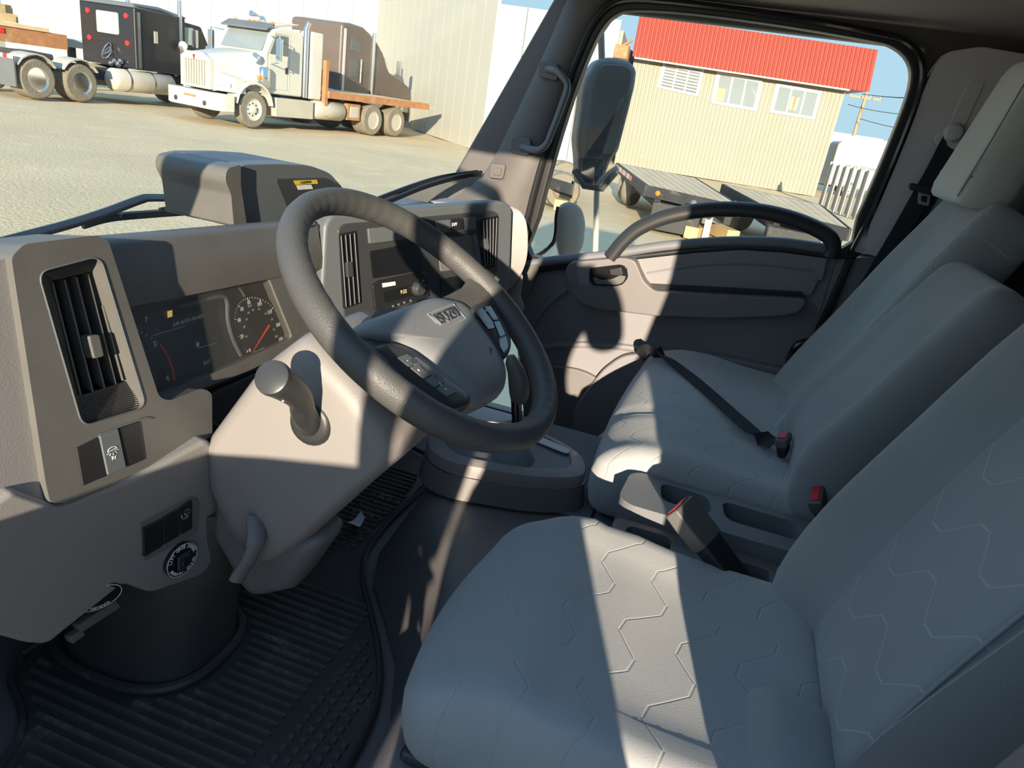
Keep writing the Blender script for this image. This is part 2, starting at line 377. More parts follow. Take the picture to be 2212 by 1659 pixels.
# ---- passenger door
d1 = thing('door_1', (.95, -.1, .0), 'passenger door with arched grip and long armrest', None, kind='structure')
win_in = [(1146, 553), (1163, 470), (1200, 330), (1238, 208), (1272, 118), (1300, 62), (1330, 32), (1372, 22), (1500, 30), (1700, 57), (1880, 88), (1932, 103), (1962, 132), (1968, 172), (1950, 236), (1902, 356), (1852, 470), (1818, 538), (1600, 526), (1300, 556)]
win_out = [(1120, 585), (1132, 470), (1172, 320), (1212, 195), (1245, 105), (1276, 40), (1312, 2), (1368, -12), (1500, 0), (1700, 27), (1886, 60), (1955, 78), (1996, 114), (2004, 170), (1984, 246), (1934, 372), (1884, 486), (1845, 560), (1600, 541), (1300, 570)]
plate('window_frame', [tuple(q)[:2] for q in smooth(win_out, 3, True)], AX(.915), .05, 'seal', d1, bevel=.006, holes=[smooth(win_in, 3, True)])
MB().tube([at((a[0]*.4+b[0]*.6), (a[1]*.4+b[1]*.6), AX(.908)) for a, b in zip([tuple(q)[:2] for q in smooth(win_in[:18], 3)], [tuple(q)[:2] for q in smooth(win_out[:18], 3)])], .006, 6).build('weather_strip', 'gloss_black', d1)
gl = plate('window_glass', [(1100, 600), (1225, 150), (1290, 20), (1380, -5), (1900, 60), (1990, 130), (1985, 230), (1840, 600)], AX(.945), .004, 'clear_glass', d1, bevel=0)
plate('inner_panel', [(1116, 566), (1200, 556), (1305, 548), (1440, 531), (1600, 520), (1720, 526), (1818, 540), (1770, 700), (1738, 790), (1690, 905), (1640, 1060), (1150, 1060), (1118, 800), (1112, 640)], AX(.935), .05, 'door_grey', d1, bevel=.012, seg=3)
sill = smooth([(1118, 575), (1200, 562), (1305, 552), (1370, 541), (1440, 531), (1520, 524), (1600, 521), (1700, 525), (1812, 542)], 4)
MB().tube([at(p.x, p.y, AX(.918)) for p in sill], .016, 10, flat=.9).build('sill_pad', 'console_grey', d1)
arch = smooth([(1318, 556), (1345, 522), (1382, 492), (1440, 468), (1510, 455), (1580, 452), (1650, 458), (1715, 474), (1768, 496), (1795, 516), (1800, 538), (1794, 556)], 4)
MB().tube([at(p.x, p.y, AX(.885)) for p in arch], .025, 12, flat=.8).build('arch_grip', 'grip_black', d1)
# upper pocket panel with its ridge
plate('upper_panel', [(1372, 556), (1450, 546), (1600, 537), (1720, 542), (1792, 556), (1752, 640), (1660, 636), (1560, 628), (1420, 622), (1400, 612)], AX(.918), .02, 'door_grey', d1, r=8, bevel=.006)
MB().tube([at(x, y, AX(.916)) for x, y, _ in smooth([(1398, 590), (1480, 576), (1560, 569), (1640, 570), (1760, 584)], 4)], .0035, 6).build('ridge', 'door_grey', d1)
plate('slot', [(1402, 614), (1560, 622), (1735, 632), (1730, 646), (1560, 638), (1430, 632)], AX(.9), .02, 'seal', d1, r=4, bevel=.002)
arm = plate('armrest', [(1220, 582), (1232, 566), (1345, 556), (1372, 562), (1390, 606), (1412, 628), (1500, 634), (1738, 646), (1742, 656), (1726, 676), (1690, 684), (1560, 689), (1420, 684), (1290, 668), (1250, 655), (1230, 632)], AX(.872), .065, 'tunnel_plastic', d1, r=10, bevel=.012, seg=3)
bez = plate('handle_bezel', [(1274, 579), (1340, 571), (1354, 577), (1357, 600), (1345, 615), (1330, 619), (1280, 617), (1272, 606)], AX(.869), .012, 'gloss_black', d1, r=6, bevel=.002)
plate('door_handle', [(1280, 598), (1300, 606), (1322, 603), (1340, 594), (1352, 598), (1346, 611), (1332, 616), (1286, 614)], AX(.862), .012, 'black_plastic', d1, r=5, bevel=.004)
plate('lock_tab', [(1316, 582), (1340, 578), (1346, 594), (1332, 596), (1318, 594)], AX(.863), .01, 'switch_black', d1, r=4, bevel=.002)
plate('bezel_trim', [(1246, 582), (1274, 579), (1272, 618), (1250, 616)], AX(.8705), .006, 'door_grey', d1, r=5, bevel=.0015)
# lower map pocket and mouldings
plate('map_pocket', [(1300, 800), (1340, 770), (1420, 758), (1560, 770), (1700, 800), (1690, 860), (1640, 1000), (1220, 1000), (1240, 880)], AX(.895), .045, 'door_grey', d1, r=16, bevel=.014, seg=3)
MB().tube([at(x, y, AX(.93)) for x, y, _ in smooth([(1150, 752), (1230, 745), (1320, 747), (1400, 758)], 4)], .012, 8).build('moulding', 'door_grey', d1)
MB().tube([at(x, y, AX(.93)) for x, y, _ in smooth([(1152, 700), (1180, 660), (1225, 625)], 4)], .008, 8).build('moulding', 'door_grey', d1)
plate('speaker_grille', [(1130, 780), (1260, 800), (1310, 830), (1300, 930), (1230, 990), (1130, 960)], AX(.915), .02, 'taupe_dark', d1, r=40, bevel=.006)
plate('rear_cap', [(1760, 556), (1788, 558), (1776, 606), (1750, 602)], AX(.915), .012, 'door_grey', d1, r=6, bevel=.0015)
plate('door_edge', [(1836, 545), (1850, 552), (1752, 780), (1735, 775)], AX(.92), .03, 'seal', d1, bevel=.004)
plate('hinge_cover', [(1134, 572), (1166, 572), (1160, 590), (1140, 640), (1118, 648), (1122, 590)], AX(.9), .03, 'black_plastic', d1, r=6, bevel=.005)

# ---- driver door, standing open
DO = math.radians(46)
d2 = thing('door_2', (-.985, .56, 0), 'driver door standing open ahead of the cab opening', None, kind='structure', local=True, rz=-DO)
MB().prism([(0, -.02, -.05), (0, -1.23, -.05), (0, -1.25, .87), (0, -.95, .79), (0, -.62, .695), (0, -.32, .61), (0, -.02, .60)], (-.06, 0, 0)).build('door_skin', 'paint_white', d2, bevel=.01)
MB().prism([(.001, -.05, 0), (.001, -1.12, 0), (.001, -1.13, .80), (.001, -.62, .67), (.001, -.32, .57), (.001, -.05, .55)], (.03, 0, 0)).build('inner_panel', 'door_grey', d2, bevel=.01)
MB().tube([(-.03, -.04, .60), (-.03, -.16, .82), (-.03, -.40, 1.36), (-.03, -.48, 1.39), (-.03, -1.16, 1.385), (-.03, -1.22, 1.34), (-.03, -1.24, .86)], .026, 8).build('window_frame', 'seal', d2)
MB().prism([(-.03, -.05, .58), (-.03, -.42, 1.36), (-.03, -1.15, 1.36), (-.03, -1.19, .84), (-.03, -.62, .67), (-.03, -.32, .59)], (.004, 0, 0)).build('window_glass', 'clear_glass', d2)
MB().tube([(.045, -.35, .45), (.07, -.40, .46), (.07, -.85, .60), (.045, -.9, .61)], .016, 8).build('pull_handle', 'black_plastic', d2)

# ---- engine cover / seat riser
ecv = thing('engine_cover', (0, -.3, 0), 'dark moulded engine cover and seat riser between the seats', 'engine cover')
lo = [(-.95, -.03), (-.50, .0), (-.36, .06), (-.27, .13), (-.17, .215), (-.06, .26), (.10, .275), (.40, .285), (.50, .22), (.56, -.12), (.95, -.2), (.95, -.96), (-.95, -.96)]
hi = [(-.95, -.10), (-.52, -.08), (-.36, -.03), (-.24, .03), (-.13, .10), (-.03, .13), (.10, .14), (.38, .15), (.44, .10), (.46, -.14), (.95, -.24), (.95, -.96), (-.95, -.96)]
MB().loft([[V((x, y, 0)) for x, y in lo], [V((x*.3+a*.7, y*.3+b*.7, .19)) for (x, y), (a, b) in zip(lo, hi)], [V((x, y, .235)) for x, y in hi]]).build('cover_body', 'tunnel_plastic', ecv, bevel=.02, seg=3)
MB().bb(.0, .45, -.225, .09, .235, .243).build('carpet_pad', 'carpet', ecv, bevel=.003)
MB().bb(-.30, .45, -.60, -.233, .235, .243).build('carpet_pad', 'carpet', ecv, bevel=.003)
c0 = at(918, 1205, PL((-.19, .09, .15), (-.6, .75, .25)))
MB().lathe(c0, (-.6, .75, .25), [(.016, -.02), (.016, .004), (.011, .005), (.010, -.006), (.001, -.006)], 16).build('screw_cap', 'panel_black', ecv)
# ================================================================ dashboard
def tmesh(body, size, o, xd, yd, ex=.0003, align='CENTER', sx=1.0):
    cu_ = bpy.data.curves.new('t', 'FONT'); cu_.body = body; cu_.size = size; cu_.extrude = ex; cu_.align_x = align; cu_.align_y = 'CENTER'; cu_.resolution_u = 1
    to = bpy.data.objects.new('t', cu_); COL.objects.link(to)
    me = bpy.data.meshes.new_from_object(to.evaluated_get(bpy.context.evaluated_depsgraph_get()))
    xd = V(xd).normalized(); yd = V(yd); yd = (yd-xd*yd.dot(xd)).normalized(); zd = xd.cross(yd); o = V(o)
    vs = [o+xd*v.co.x*sx+yd*v.co.y+zd*v.co.z for v in me.vertices]; fs = [tuple(p.vertices) for p in me.polygons]
    bpy.data.objects.remove(to); bpy.data.curves.remove(cu_); bpy.data.meshes.remove(me)
    return vs, fs
POD = PL((-.68, .335, .67), (0, -.985, .17)); CLU = PL((-.45, .375, .66), (0, -.98, .2))
UPD = V((0, .2, .98))
da = thing('dashboard', (-.2, .5, .3), 'charcoal and taupe dashboard with gauges, air vents and switches', 'dashboard')
# core behind the facings
MB().prism([(-.80, .46, .765), (-.80, .80, .64), (-.80, .80, .40), (-.80, .56, .33), (-.80, .44, .42), (-.80, .43, .70)], (1.72, 0, 0)).build('dash_core', 'black_plastic', da, bevel=.02, seg=3)
# brow above the instrument cluster
hd = []
for x in [-.70+.06*i for i in range(10)]:
    zz = .836-.052*(x+.66)
    hd.append([V((x, .40, zz-.012)), V((x, .408, zz-.003)), V((x, .425, zz)), V((x, .47, zz-.016)), V((x, .78, zz-.15)), V((x, .78, zz-.19)), V((x, .43, zz-.12)), V((x, .385, zz-.092)), V((x, .386, zz-.07))])
MB().loft(hd).build('cluster_brow', 'black_plastic', da, ang=60)

# driver side vent pod
pod_out = [(24, 556), (52, 527), (208, 508), (234, 518), (344, 858), (366, 866), (436, 838), (458, 848), (459, 944), (150, 1088), (108, 1086), (98, 1040)]
fun_out = fil([(82, 588), (216, 552), (316, 880), (178, 922)], 26, 6)
fun_in = fil([(112, 606), (206, 584), (276, 822), (168, 856)], 8, 6)
pod = plate('vent_pod', pod_out, POD, .09, 'black_plastic', da, r=12, bevel=.012, holes=[fun_out], seg=3)
MB().loft([[at(p.x, p.y, sh(POD, -.001)) for p in fun_out], [at(p.x, p.y, sh(POD, -.012)) for p in [V((a.x*.9+b.x*.1, a.y*.9+b.y*.1, 0)) for a, b in zip(fun_out, fun_in)]], [at(p.x, p.y, sh(POD, -.022)) for p in fun_in], [at(p.x, p.y, sh(POD, -.08)) for p in fun_in]], cap=False).build('vent_funnel', 'panel_black', pod)
MB().tube([at(p.x, p.y, sh(POD, .0005)) for p in fun_out], .0012, 5, closed=True).build('funnel_highlight', 'slate_plastic', pod)  # thin bead added so the funnel lip shows a crisp highlight line
plate('vent_back', [(100, 590), (225, 565), (300, 850), (160, 880)], sh(POD, -.075), .005, 'gloss_black', pod, bevel=0)
for k in range(14):                        # fine ribs pressed into the funnel below and above the grille
    t = k/13
    for (a, b, c, d) in (((168, 858), (276, 826), (184, 914), (306, 880)), ((92, 592), (212, 558), (112, 604), (206, 584))):
        q0 = (a[0]*(1-t)+c[0]*t, a[1]*(1-t)+c[1]*t); q1 = (b[0]*(1-t)+d[0]*t, b[1]*(1-t)+d[1]*t)
        if a[1] < 700 and k % 2: continue
        dpt = -.021+.017*t if a[1] > 700 else -.004-.017*t
        MB().tube([at(q0[0]+4, q0[1], sh(POD, dpt)), at(q1[0]-4, q1[1], sh(POD, dpt))], .0008, 4).build('funnel_rib', 'panel_black', pod)
for (x0, y0, x1, y1) in ((120, 610, 181, 853), (146, 604, 207, 846), (171, 598, 232, 838), (196, 591, 256, 830), (228, 660, 272, 822)):
    A, B = at(x0, y0, sh(POD, -.018)), at(x1, y1, sh(POD, -.018)); dd = (B-A).normalized()
    w = V((.25, .97, 0)).normalized()*.011
    nb = dd.cross(w).normalized()*.0012
    MB().loft([[p-w+nb, p+w+nb, p+w-nb, p-w-nb] for p in (A-V((0, 0, 0))+V((0, .012, 0)), B+V((0, .012, 0)))]).build('slat', 'black_plastic', pod, bevel=.0006)
plate('vent_tab', [(192, 726), (216, 722), (227, 770), (204, 776)], sh(POD, -.008), .016, 'black_plastic', pod, r=6, bevel=.003, seg=3)
for i, (q, lab) in enumerate(([[(166, 968), (214, 944), (232, 1028), (180, 1050)], None], [[(216, 943), (256, 926), (274, 1010), (234, 1027)], None], [[(258, 925), (300, 910), (312, 994), (276, 1009)], None])):
    s_ = plate('switch', q, sh(POD, .004 if i == 1 else .002), .02, 'slate_plastic' if i == 1 else 'switch_black', pod, r=3, bevel=.0015)
    if i == 1:
        o = at(243, 972, sh(POD, .0045)); m = MB()
        m.add(*tmesh('Rr', .0075, at(247, 988, sh(POD, .0045)), (1, 0, 0), UPD))
        arc = [o+V((math.cos(a)*.007, 0, 0))+UPD*(math.sin(a)*.004) for a in [math.pi*k/8 for k in range(9)]]
        m.tube(arc+[arc[0]], .0005, 4)
        for k in range(5):
            a = math.radians(200+35*k); m.tube([o+V((math.cos(a)*.006, 0, 0))+UPD*(math.sin(a)*.003-.001), o+V((math.cos(a)*.010, 0, 0))+UPD*(math.sin(a)*.006-.001)], .0004, 4)
        m.build('lettering', 'print_white', s_)
MB().tube([at(x, y, sh(POD, .001)) for x, y in ((216, 940), (258, 922), (300, 908), (314, 902), (328, 904))], .0012, 5).build('switch_trim', 'slate_plastic', pod)

# end panel and taupe lower panel
plate('end_panel', [(-90, 590), (10, 556), (40, 548), (128, 1096), (100, 1104), (-90, 1060)], sh(POD, -.010), .22, 'taupe', da, r=10, bevel=.018, seg=4)
LOW = PL((-.7, .315, .44), (-.10, -.985, -.10))
low = plate('lower_panel', [(30, 1060), (130, 1095), (300, 1030), (452, 948), (474, 985), (492, 1060), (500, 1110), (494, 1165), (440, 1244), (328, 1283), (268, 1262), (104, 1394), (60, 1392), (-20, 1370), (-30, 1100)], LOW, .20, 'taupe', da, r=14, bevel=.022, seg=4)
plate('switch_surround', [(300, 1128), (408, 1072), (432, 1076), (430, 1150), (310, 1216)], sh(LOW, .002), .012, 'taupe_dark', low, r=10, bevel=.003)
for q in ([(310, 1142), (350, 1122), (352, 1180), (312, 1204)], [(352, 1120), (386, 1100), (388, 1158), (354, 1178)], [(389, 1098), (416, 1080), (416, 1142), (391, 1156)]):
    s_ = plate('switch', q, sh(LOW, .005), .02, 'switch_black', low, r=3, bevel=.0015)
m = MB(); o = at(404, 1106, sh(LOW, .0055))
for k in range(8):
    a = k*math.pi/4; m.tube([o+V((math.cos(a)*.0035, 0, math.sin(a)*.0035)), o+V((math.cos(a)*.006, 0, math.sin(a)*.006))], .0004, 4)
m.tube([o+V((math.cos(a)*.008-.003, 0, math.sin(a)*.006-.003)) for a in [math.radians(150+20*k) for k in range(9)]], .0005, 4)
m.build('lettering', 'print_white', s_)
# round lift gate switch plate with its printed ring, and the cargo switch under the edge
def round_plate(c, N, r, words, parent, upv):
    N = V(N).normalized(); u = V(upv); u = (u-N*u.dot(N)).normalized(); rt = u.cross(N)
    p = MB().lathe(c, N, [(r, -.010), (r, .001), (r*.97, .002), (.0005, .002)], 40).build('switch_plate', 'gloss_black', parent)
    MB().tube([c+N*.002+(rt*math.cos(a)+u*math.sin(a))*r*.96 for a in [k*math.pi/20 for k in range(40)]], .0006, 4, closed=True).build('ring_print', 'print_white', p)
    m = MB()
    for wd, rad, a0, da_, top in words:
        for k, ch in enumerate(wd):
            a = math.radians(a0+da_*k); rd = rt*math.cos(a)+u*math.sin(a); tg = rt*(-math.sin(a))+u*math.cos(a)
            if ch != ' ': m.add(*tmesh(ch, r*.30 if top else r*.25, c+N*.0024+rd*rad*r, -tg if top else tg, rd if top else -rd))
    m.build('lettering', 'print_white', p)
    return p
nl = V((-.12, -.98, -.02)).normalized(); c = at(392, 1209, sh(LOW, .007))
sp = round_plate(c, nl, .029, [('LIFT GATE POWER', .80, 165, -10.6, True), ('SWITCH ON - GATE ON', .80, 205, 7.4, False)], low, (.0, 0, 1))
MB().prism(fil([c+V((a*.013, -.002, b*.013)) for a, b in ((-1, -1), (1, -1), (1, 1), (-1, 1))], .004), nl*.006).build('rocker', 'panel_black', sp, bevel=.002)
MB().prism(fil([c+nl*.006+V((a*.008, -.002, b*.006)) for a, b in ((-1, -1), (1, -1), (1, 1), (-1, 1))], .003), nl*.004).build('rocker', 'switch_black', sp, bevel=.002)
for q in (((168, 1352), (176, 1368), (262, 1312), (252, 1298)), ((150, 1378), (158, 1392), (186, 1372), (178, 1360))): MB().prism([at(x, y, sh(LOW, -.05)) for x, y in q], (0, .012, 0)).build('bracket', 'taupe_dark', da, bevel=.002)
round_plate(at(214, 1290, sh(LOW, -.012)), (-.35, -.75, -.35), .030, [('CARGO BOX L', .76, 62, -13, True)], low, (.9, 0, -.35))

# instrument cluster
cl = MB().prism([at(x, y, sh(CLU, -.018)) for x, y in ((200, 660), (600, 560), (700, 740), (330, 890))], -CLU[1]*.02).build('instrument_cluster', 'dial_black', da)
plate('cluster_bezel', [(232, 650), (280, 632), (420, 597), (560, 574), (596, 576), (618, 596), (676, 722), (668, 740), (540, 800), (372, 866), (350, 868), (330, 850)], CLU, .018, 'black_plastic', cl, r=8, bevel=.003,
      holes=[fil([(262, 662), (420, 617), (552, 594), (580, 598), (633, 730), (520, 782), (372, 842), (340, 850)], 12, 4)])
lcdf = plate('display_film', [(285, 700), (395, 680), (482, 660), (512, 770), (440, 815), (380, 835)], sh(CLU, -.0165), .002, 'screen_film', cl, r=8, bevel=0)
MB().tube([at(x, y, sh(CLU, -.014)) for x, y, _ in smooth([(388, 642), (440, 628), (500, 618), (518, 624), (528, 640)], 4)], .0022, 6).build('hood_edge', 'slate_plastic', cl)
MB().tube([at(x, y, sh(CLU, -.013)) for x, y, _ in smooth([(392, 662), (440, 648), (478, 640), (490, 652), (492, 690), (502, 730), (520, 768)], 5)], .0035, 8).build('dial_ring', 'slate_plastic', cl)
# speedometer
dial = [at(x, y, sh(CLU, -.0155)) for x, y, _ in smooth([(503, 690), (515, 660), (540, 641), (570, 644), (600, 668), (618, 700), (624, 730), (616, 752), (580, 764), (548, 772), (524, 752), (508, 722)], 4, True)]
MB().prism(dial, -CLU[1]*.002).build('speed_dial', 'dial_black', cl)
m = MB(); XR = V((1, 0, 0)); pr_ = sh(CLU, -.0148)
for s_, x, y in (('0', 540, 757), ('20', 523, 727), ('40', 517, 692), ('60', 523, 668), ('80', 538, 654), ('100', 561, 657), ('120', 583, 674), ('140', 601, 702), ('160', 607, 733)):
    m.add(*tmesh(s_, .0105, at(x, y, pr_), XR, UPD, sx=.8))
m.build('dial_numbers', 'print_white', cl)
cen = at(563, 706, pr_); tk = [(533, 762), (512, 729), (506, 689), (514, 659), (534, 643), (562, 645), (590, 664), (612, 698), (619, 735)]
m = MB()
for i in range(8):
    A0, B0 = at(*tk[i], pr_), at(*tk[i+1], pr_)
    for k in range(5):
        p = A0.lerp(B0, k/5); p += (p-cen).normalized()*.0025*math.sin(math.pi*k/5); L_ = .006 if k == 0 else .0028; p2 = p+(cen-p).normalized()*L_
        m.tube([p, p2], .0007 if k == 0 else .0004, 4)
m.build('tick_marks', 'print_white', cl)
m = MB()
for s_, x, y in (('10', 532, 727), ('20', 528, 706), ('30', 533, 690), ('40', 537, 676), ('50', 547, 670), ('60', 560, 668), ('70', 574, 678), ('80', 588, 690), ('90', 592, 712), ('100', 597, 727)):
    m.add(*tmesh(s_, .0055, at(x, y, pr_), XR, UPD))
m.add(*tmesh('km/h', .005, at(540, 661, pr_), XR, UPD))
m.build('dial_numbers', 'print_grey', cl)
m = MB(); m.add(*tmesh('ULTRA-LOW SULFUR', .0052, at(560, 758, pr_), (1, 0, .02), UPD, sx=.62)); m.add(*tmesh('DIESEL FUEL ONLY', .0052, at(560, 766, pr_), (1, 0, .02), UPD, sx=.62)); m.build('lettering', 'print_white', cl)
A0, B0 = at(582, 703, sh(CLU, -.013)), at(547, 759, sh(CLU, -.013))
MB().tube([A0, B0], [.0022, .0006], 6).build('needle', 'print_red', cl)
# rev counter, only its right part shows beside the pod
m = MB(); m.add(*tmesh('3', .013, at(334, 744, pr_), XR, UPD)); m.add(*tmesh('4', .013, at(362, 818, pr_), XR, UPD)); m.add(*tmesh('P', .011, at(317, 690, pr_), XR, UPD)); m.build('dial_numbers', 'print_white', cl)
rev = smooth([(294, 709), (302, 714), (318, 722), (334, 732), (341, 738)], 3); m = MB()
for k, p in enumerate(rev):
    if k % 2 == 0:
        a = at(p.x, p.y, pr_); b = at(p.x-3, p.y+(9 if k == 2 or k == 12 else 4), pr_); m.tube([a, b], .0005, 4)
m.build('tick_marks', 'print_white', cl)
MB().ribbon([at(x, y, pr_) for x, y, _ in smooth([(346, 744), (358, 762), (368, 784), (375, 806), (376, 822)], 4)], UPD.cross(V((1, 0, 0)))*0+V((1, 0, .3)), .004, .0006).build('red_zone', 'print_red', cl)
MB().tube([at(312, 794, pr_), at(322, 793, pr_)], .0022, 6).build('needle', 'print_red', cl)
m = MB(); m.add(*tmesh('DPF AUTO REGEN', .008, at(408, 692, pr_), XR, UPD)); m.add(*tmesh('8:27', .009, at(447, 783, pr_), XR, UPD)); m.tube([at(427, 752, pr_), at(468, 741, pr_)], .0005, 4); m.box(at(427, 744, pr_), (.006, .001, .007))
m.tube([at(330, 725, pr_), at(400, 704, pr_)], .0004, 4); m.build('display_print', 'lcd_grey', cl)
MB().box(at(367, 678, pr_), (.009, .001, .010)).build('warning_lamp', 'lcd_text', cl)
MB().prism([at(x, y, sh(CLU, -.003)) for x, y in ((250, 665), (420, 615), (558, 590), (592, 594), (648, 728), (520, 785), (372, 846), (336, 856))], -CLU[1]*.002).build('cover_lens', 'cover_glass', cl)

# lower cluster trim and column throat
MB().prism([at(x, y, AY(.40)) for x, y in ((430, 860), (560, 800), (680, 740), (700, 800), (640, 900), (470, 1000), (455, 930))], (0, .06, 0)).build('column_throat', 'panel_black', da, bevel=.01)
MB().tube([at(x, y, AY(.33)) for x, y in ((460, 915), (478, 925), (485, 905), (470, 945), (462, 958))], .003, 6).build('cable', 'panel_black', da)

# centre panel, turned towards the driver
CEN = PL((-.15, .386, .808), (-.0448, -.1305, .0125))
ch = plate('centre_housing', [(702, 486), (716, 464), (880, 450), (1092, 434), (1108, 448), (1104, 560), (1099, 640), (1060, 740), (900, 800), (740, 790), (690, 720)], CEN, .05, 'slate_plastic', da, r=10, bevel=.008, seg=3)
plate('centre_frame', [(730, 496), (742, 484), (880, 472), (1068, 455), (1079, 463), (1075, 590), (1066, 604), (1040, 640), (940, 690), (800, 730), (745, 700)], sh(CEN, .003), .02, 'panel_black', ch, r=8, bevel=.003)
cheek = smooth([(1107, 446), (1126, 458), (1138, 482), (1141, 520), (1138, 560), (1125, 595), (1102, 625)], 4)
pts = [at(p.x, p.y, AX(.50)) for p in cheek]
MB().loft([[p, p+V((.05, .06, 0)), p+V((.05, .22, -.02)), p+V((-.06, .22, -.02))] for p in pts]).build('side_cheek', 'taupe', da, bevel=.006)
MB().prism([at(x, y, AX(.52)) for x, y in ((1102, 620), (1135, 590), (1128, 640), (1138, 665), (1120, 700), (1095, 690))], (.12, .12, 0)).build('side_lower', 'taupe', da, bevel=.012, seg=3)
MB().bb(.45, .93, .30, .80, .42, .72).build('glovebox', 'taupe_dark', da, bevel=.03, seg=4)
F = sh(CEN, .0045)
def rec(px, m, d=.003, dep=.012, par=ch, r=3, bev=.0015, name='insert'): return plate(name, px, sh(F, d), dep, m, par, r=r, bevel=bev)
# vents of the centre panel
for (tl, trr, brr, bl, nsl) in (((733, 506), (771, 498), (782, 655), (744, 668), 4), ((1041, 472), (1077, 466), (1072, 576), (1046, 582), 5)):
    v_ = rec([tl, trr, brr, bl], 'gloss_black', .0005, .012, name='vent_well')
    for k in range(nsl):
        t = (k+.5)/nsl
        x0, y0 = tl[0]+(trr[0]-tl[0])*t, tl[1]+(trr[1]-tl[1])*t+4; x1, y1 = bl[0]+(brr[0]-bl[0])*t, bl[1]+(brr[1]-bl[1])*t-4
        A, B = at(x0, y0, sh(F, .004)), at(x1, y1, sh(F, .004)); w = V((.9, .3, 0)).normalized()*.0045; nb = V((.3, -.9, 0))*.0012
        MB().loft([[p-w+nb, p+w+nb, p+w-nb, p-w-nb] for p in (A, B)]).build('slat', 'slate_plastic', v_, bevel=.0005)
plate('vent_tab', [(749, 568), (762, 565), (765, 597), (752, 601)], sh(F, .009), .01, 'panel_black', ch, r=3, bevel=.002)
plate('vent_tab', [(1048, 517), (1055, 515), (1057, 538), (1050, 540)], sh(F, .009), .008, 'slate_plastic', ch, r=2, bevel=.001)
rec([(796, 494), (915, 482), (916, 512), (799, 527)], 'slate_plastic', .003, name='blank_plate')
rec([(943, 478), (1027, 468), (1029, 495), (946, 504)], 'slate_plastic', .003, name='blank_plate')
bt = rec([(974, 474), (1002, 471), (1004, 496), (976, 500)], 'switch_black', .006, name='button')
m = MB(); m.add(*tmesh('DPF', .011, at(982, 485, sh(F, .0066)), (.95, -.32, .03), (0, .1, 1))); m.build('lettering', 'print_white', bt)
rec([(800, 543), (905, 523), (915, 584), (806, 602)], 'gloss_black', .001, r=4, name='tray_mouth')
rec([(946, 516), (1020, 507), (1032, 577), (952, 587)], 'taupe_dark', .001, r=4, name='storage_tray')
rec([(1021, 507), (1030, 505), (1042, 575), (1034, 578)], 'slate_plastic', .004, r=2, name='tray_post')
rec([(952, 603), (1000, 594), (1006, 618), (955, 634)], 'gloss_black', .001, r=3, name='tray_mouth')
for k in range(2): rec([(958, 640+14*k), (1010, 624+14*k), (1013, 632+14*k), (960, 649+14*k)], 'slate_plastic', .003, r=2, name='heater_bar')
rd = rec([(806, 618), (818, 608), (912, 588), (922, 594), (928, 640), (818, 674), (812, 668)], 'switch_black', .006, .02, name='radio')
dsp = plate('display', [(828, 632), (892, 614), (896, 638), (832, 654)], sh(F, .0075), .002, 'gloss_black', rd, bevel=0)
CX = V((.95, -.32, .04)).normalized()
m = MB(); m.add(*tmesh('9:22', .012, at(872, 630, sh(F, .008)), CX, (0, .1, 1))); m.build('lettering', 'lcd_text', rd)
plate('sticker', [(826, 612), (854, 608), (855, 616), (827, 621)], sh(F, .0072), .0008, 'label_white', rd, bevel=0)
kc = at(899, 623, sh(F, .006)); MB().lathe(kc, CEN[1], [(.016, 0), (.016, .012), (.013, .018), (.001, .018)], 20).build('knob', 'panel_black', rd)
for (x, y) in ((914, 606), (918, 616), (920, 628), (838, 665), (850, 661), (862, 657), (874, 653), (888, 649)):
    MB().box(at(x, y, sh(F, .008)), (.007, .004, .004)).build('button', 'slate_plastic', rd)

# box on the dash top
BX = AY(.50)
bx_ = plate('top_box', [(505, 492), (516, 470), (520, 356), (600, 354), (668, 357), (712, 373), (740, 404), (760, 440), (765, 500)], BX, .16, 'slate_plastic', da, r=12, bevel=.018, seg=4)
plate('box_cap', [(487, 378), (493, 363), (521, 355), (521, 400), (534, 486), (505, 490), (499, 420), (488, 394)], AY(.485), .15, 'black_plastic', bx_, r=6, bevel=.006)
lid = plate('box_lid', [(596, 387), (705, 384), (738, 402), (755, 450), (700, 480), (625, 460)], sh(BX, .004), .01, 'panel_black', bx_, r=6, bevel=.003)
MB().prism([at(x, y, sh(BX, .005)) for x, y in ((634, 390), (684, 388), (687, 397), (638, 399))], (0, -.0006, 0)).build('warning_label', 'label_yellow', lid)
MB().prism([at(x, y, sh(BX, .005)) for x, y in ((640, 400), (672, 399), (676, 408), (644, 410))], (0, -.0006, 0)).build('warning_label', 'label_white', lid)
m = MB(); m.add(*tmesh('! CAUTION', .008, at(660, 394, sh(BX, .006)), (1, 0, 0), (0, 0, 1))); m.build('lettering', 'panel_black', lid)
plate('side_recess', [(668, 490), (690, 482), (692, 525), (676, 545), (664, 520)], AY(.40), .02, 'gloss_black', da, r=8, bevel=.002)

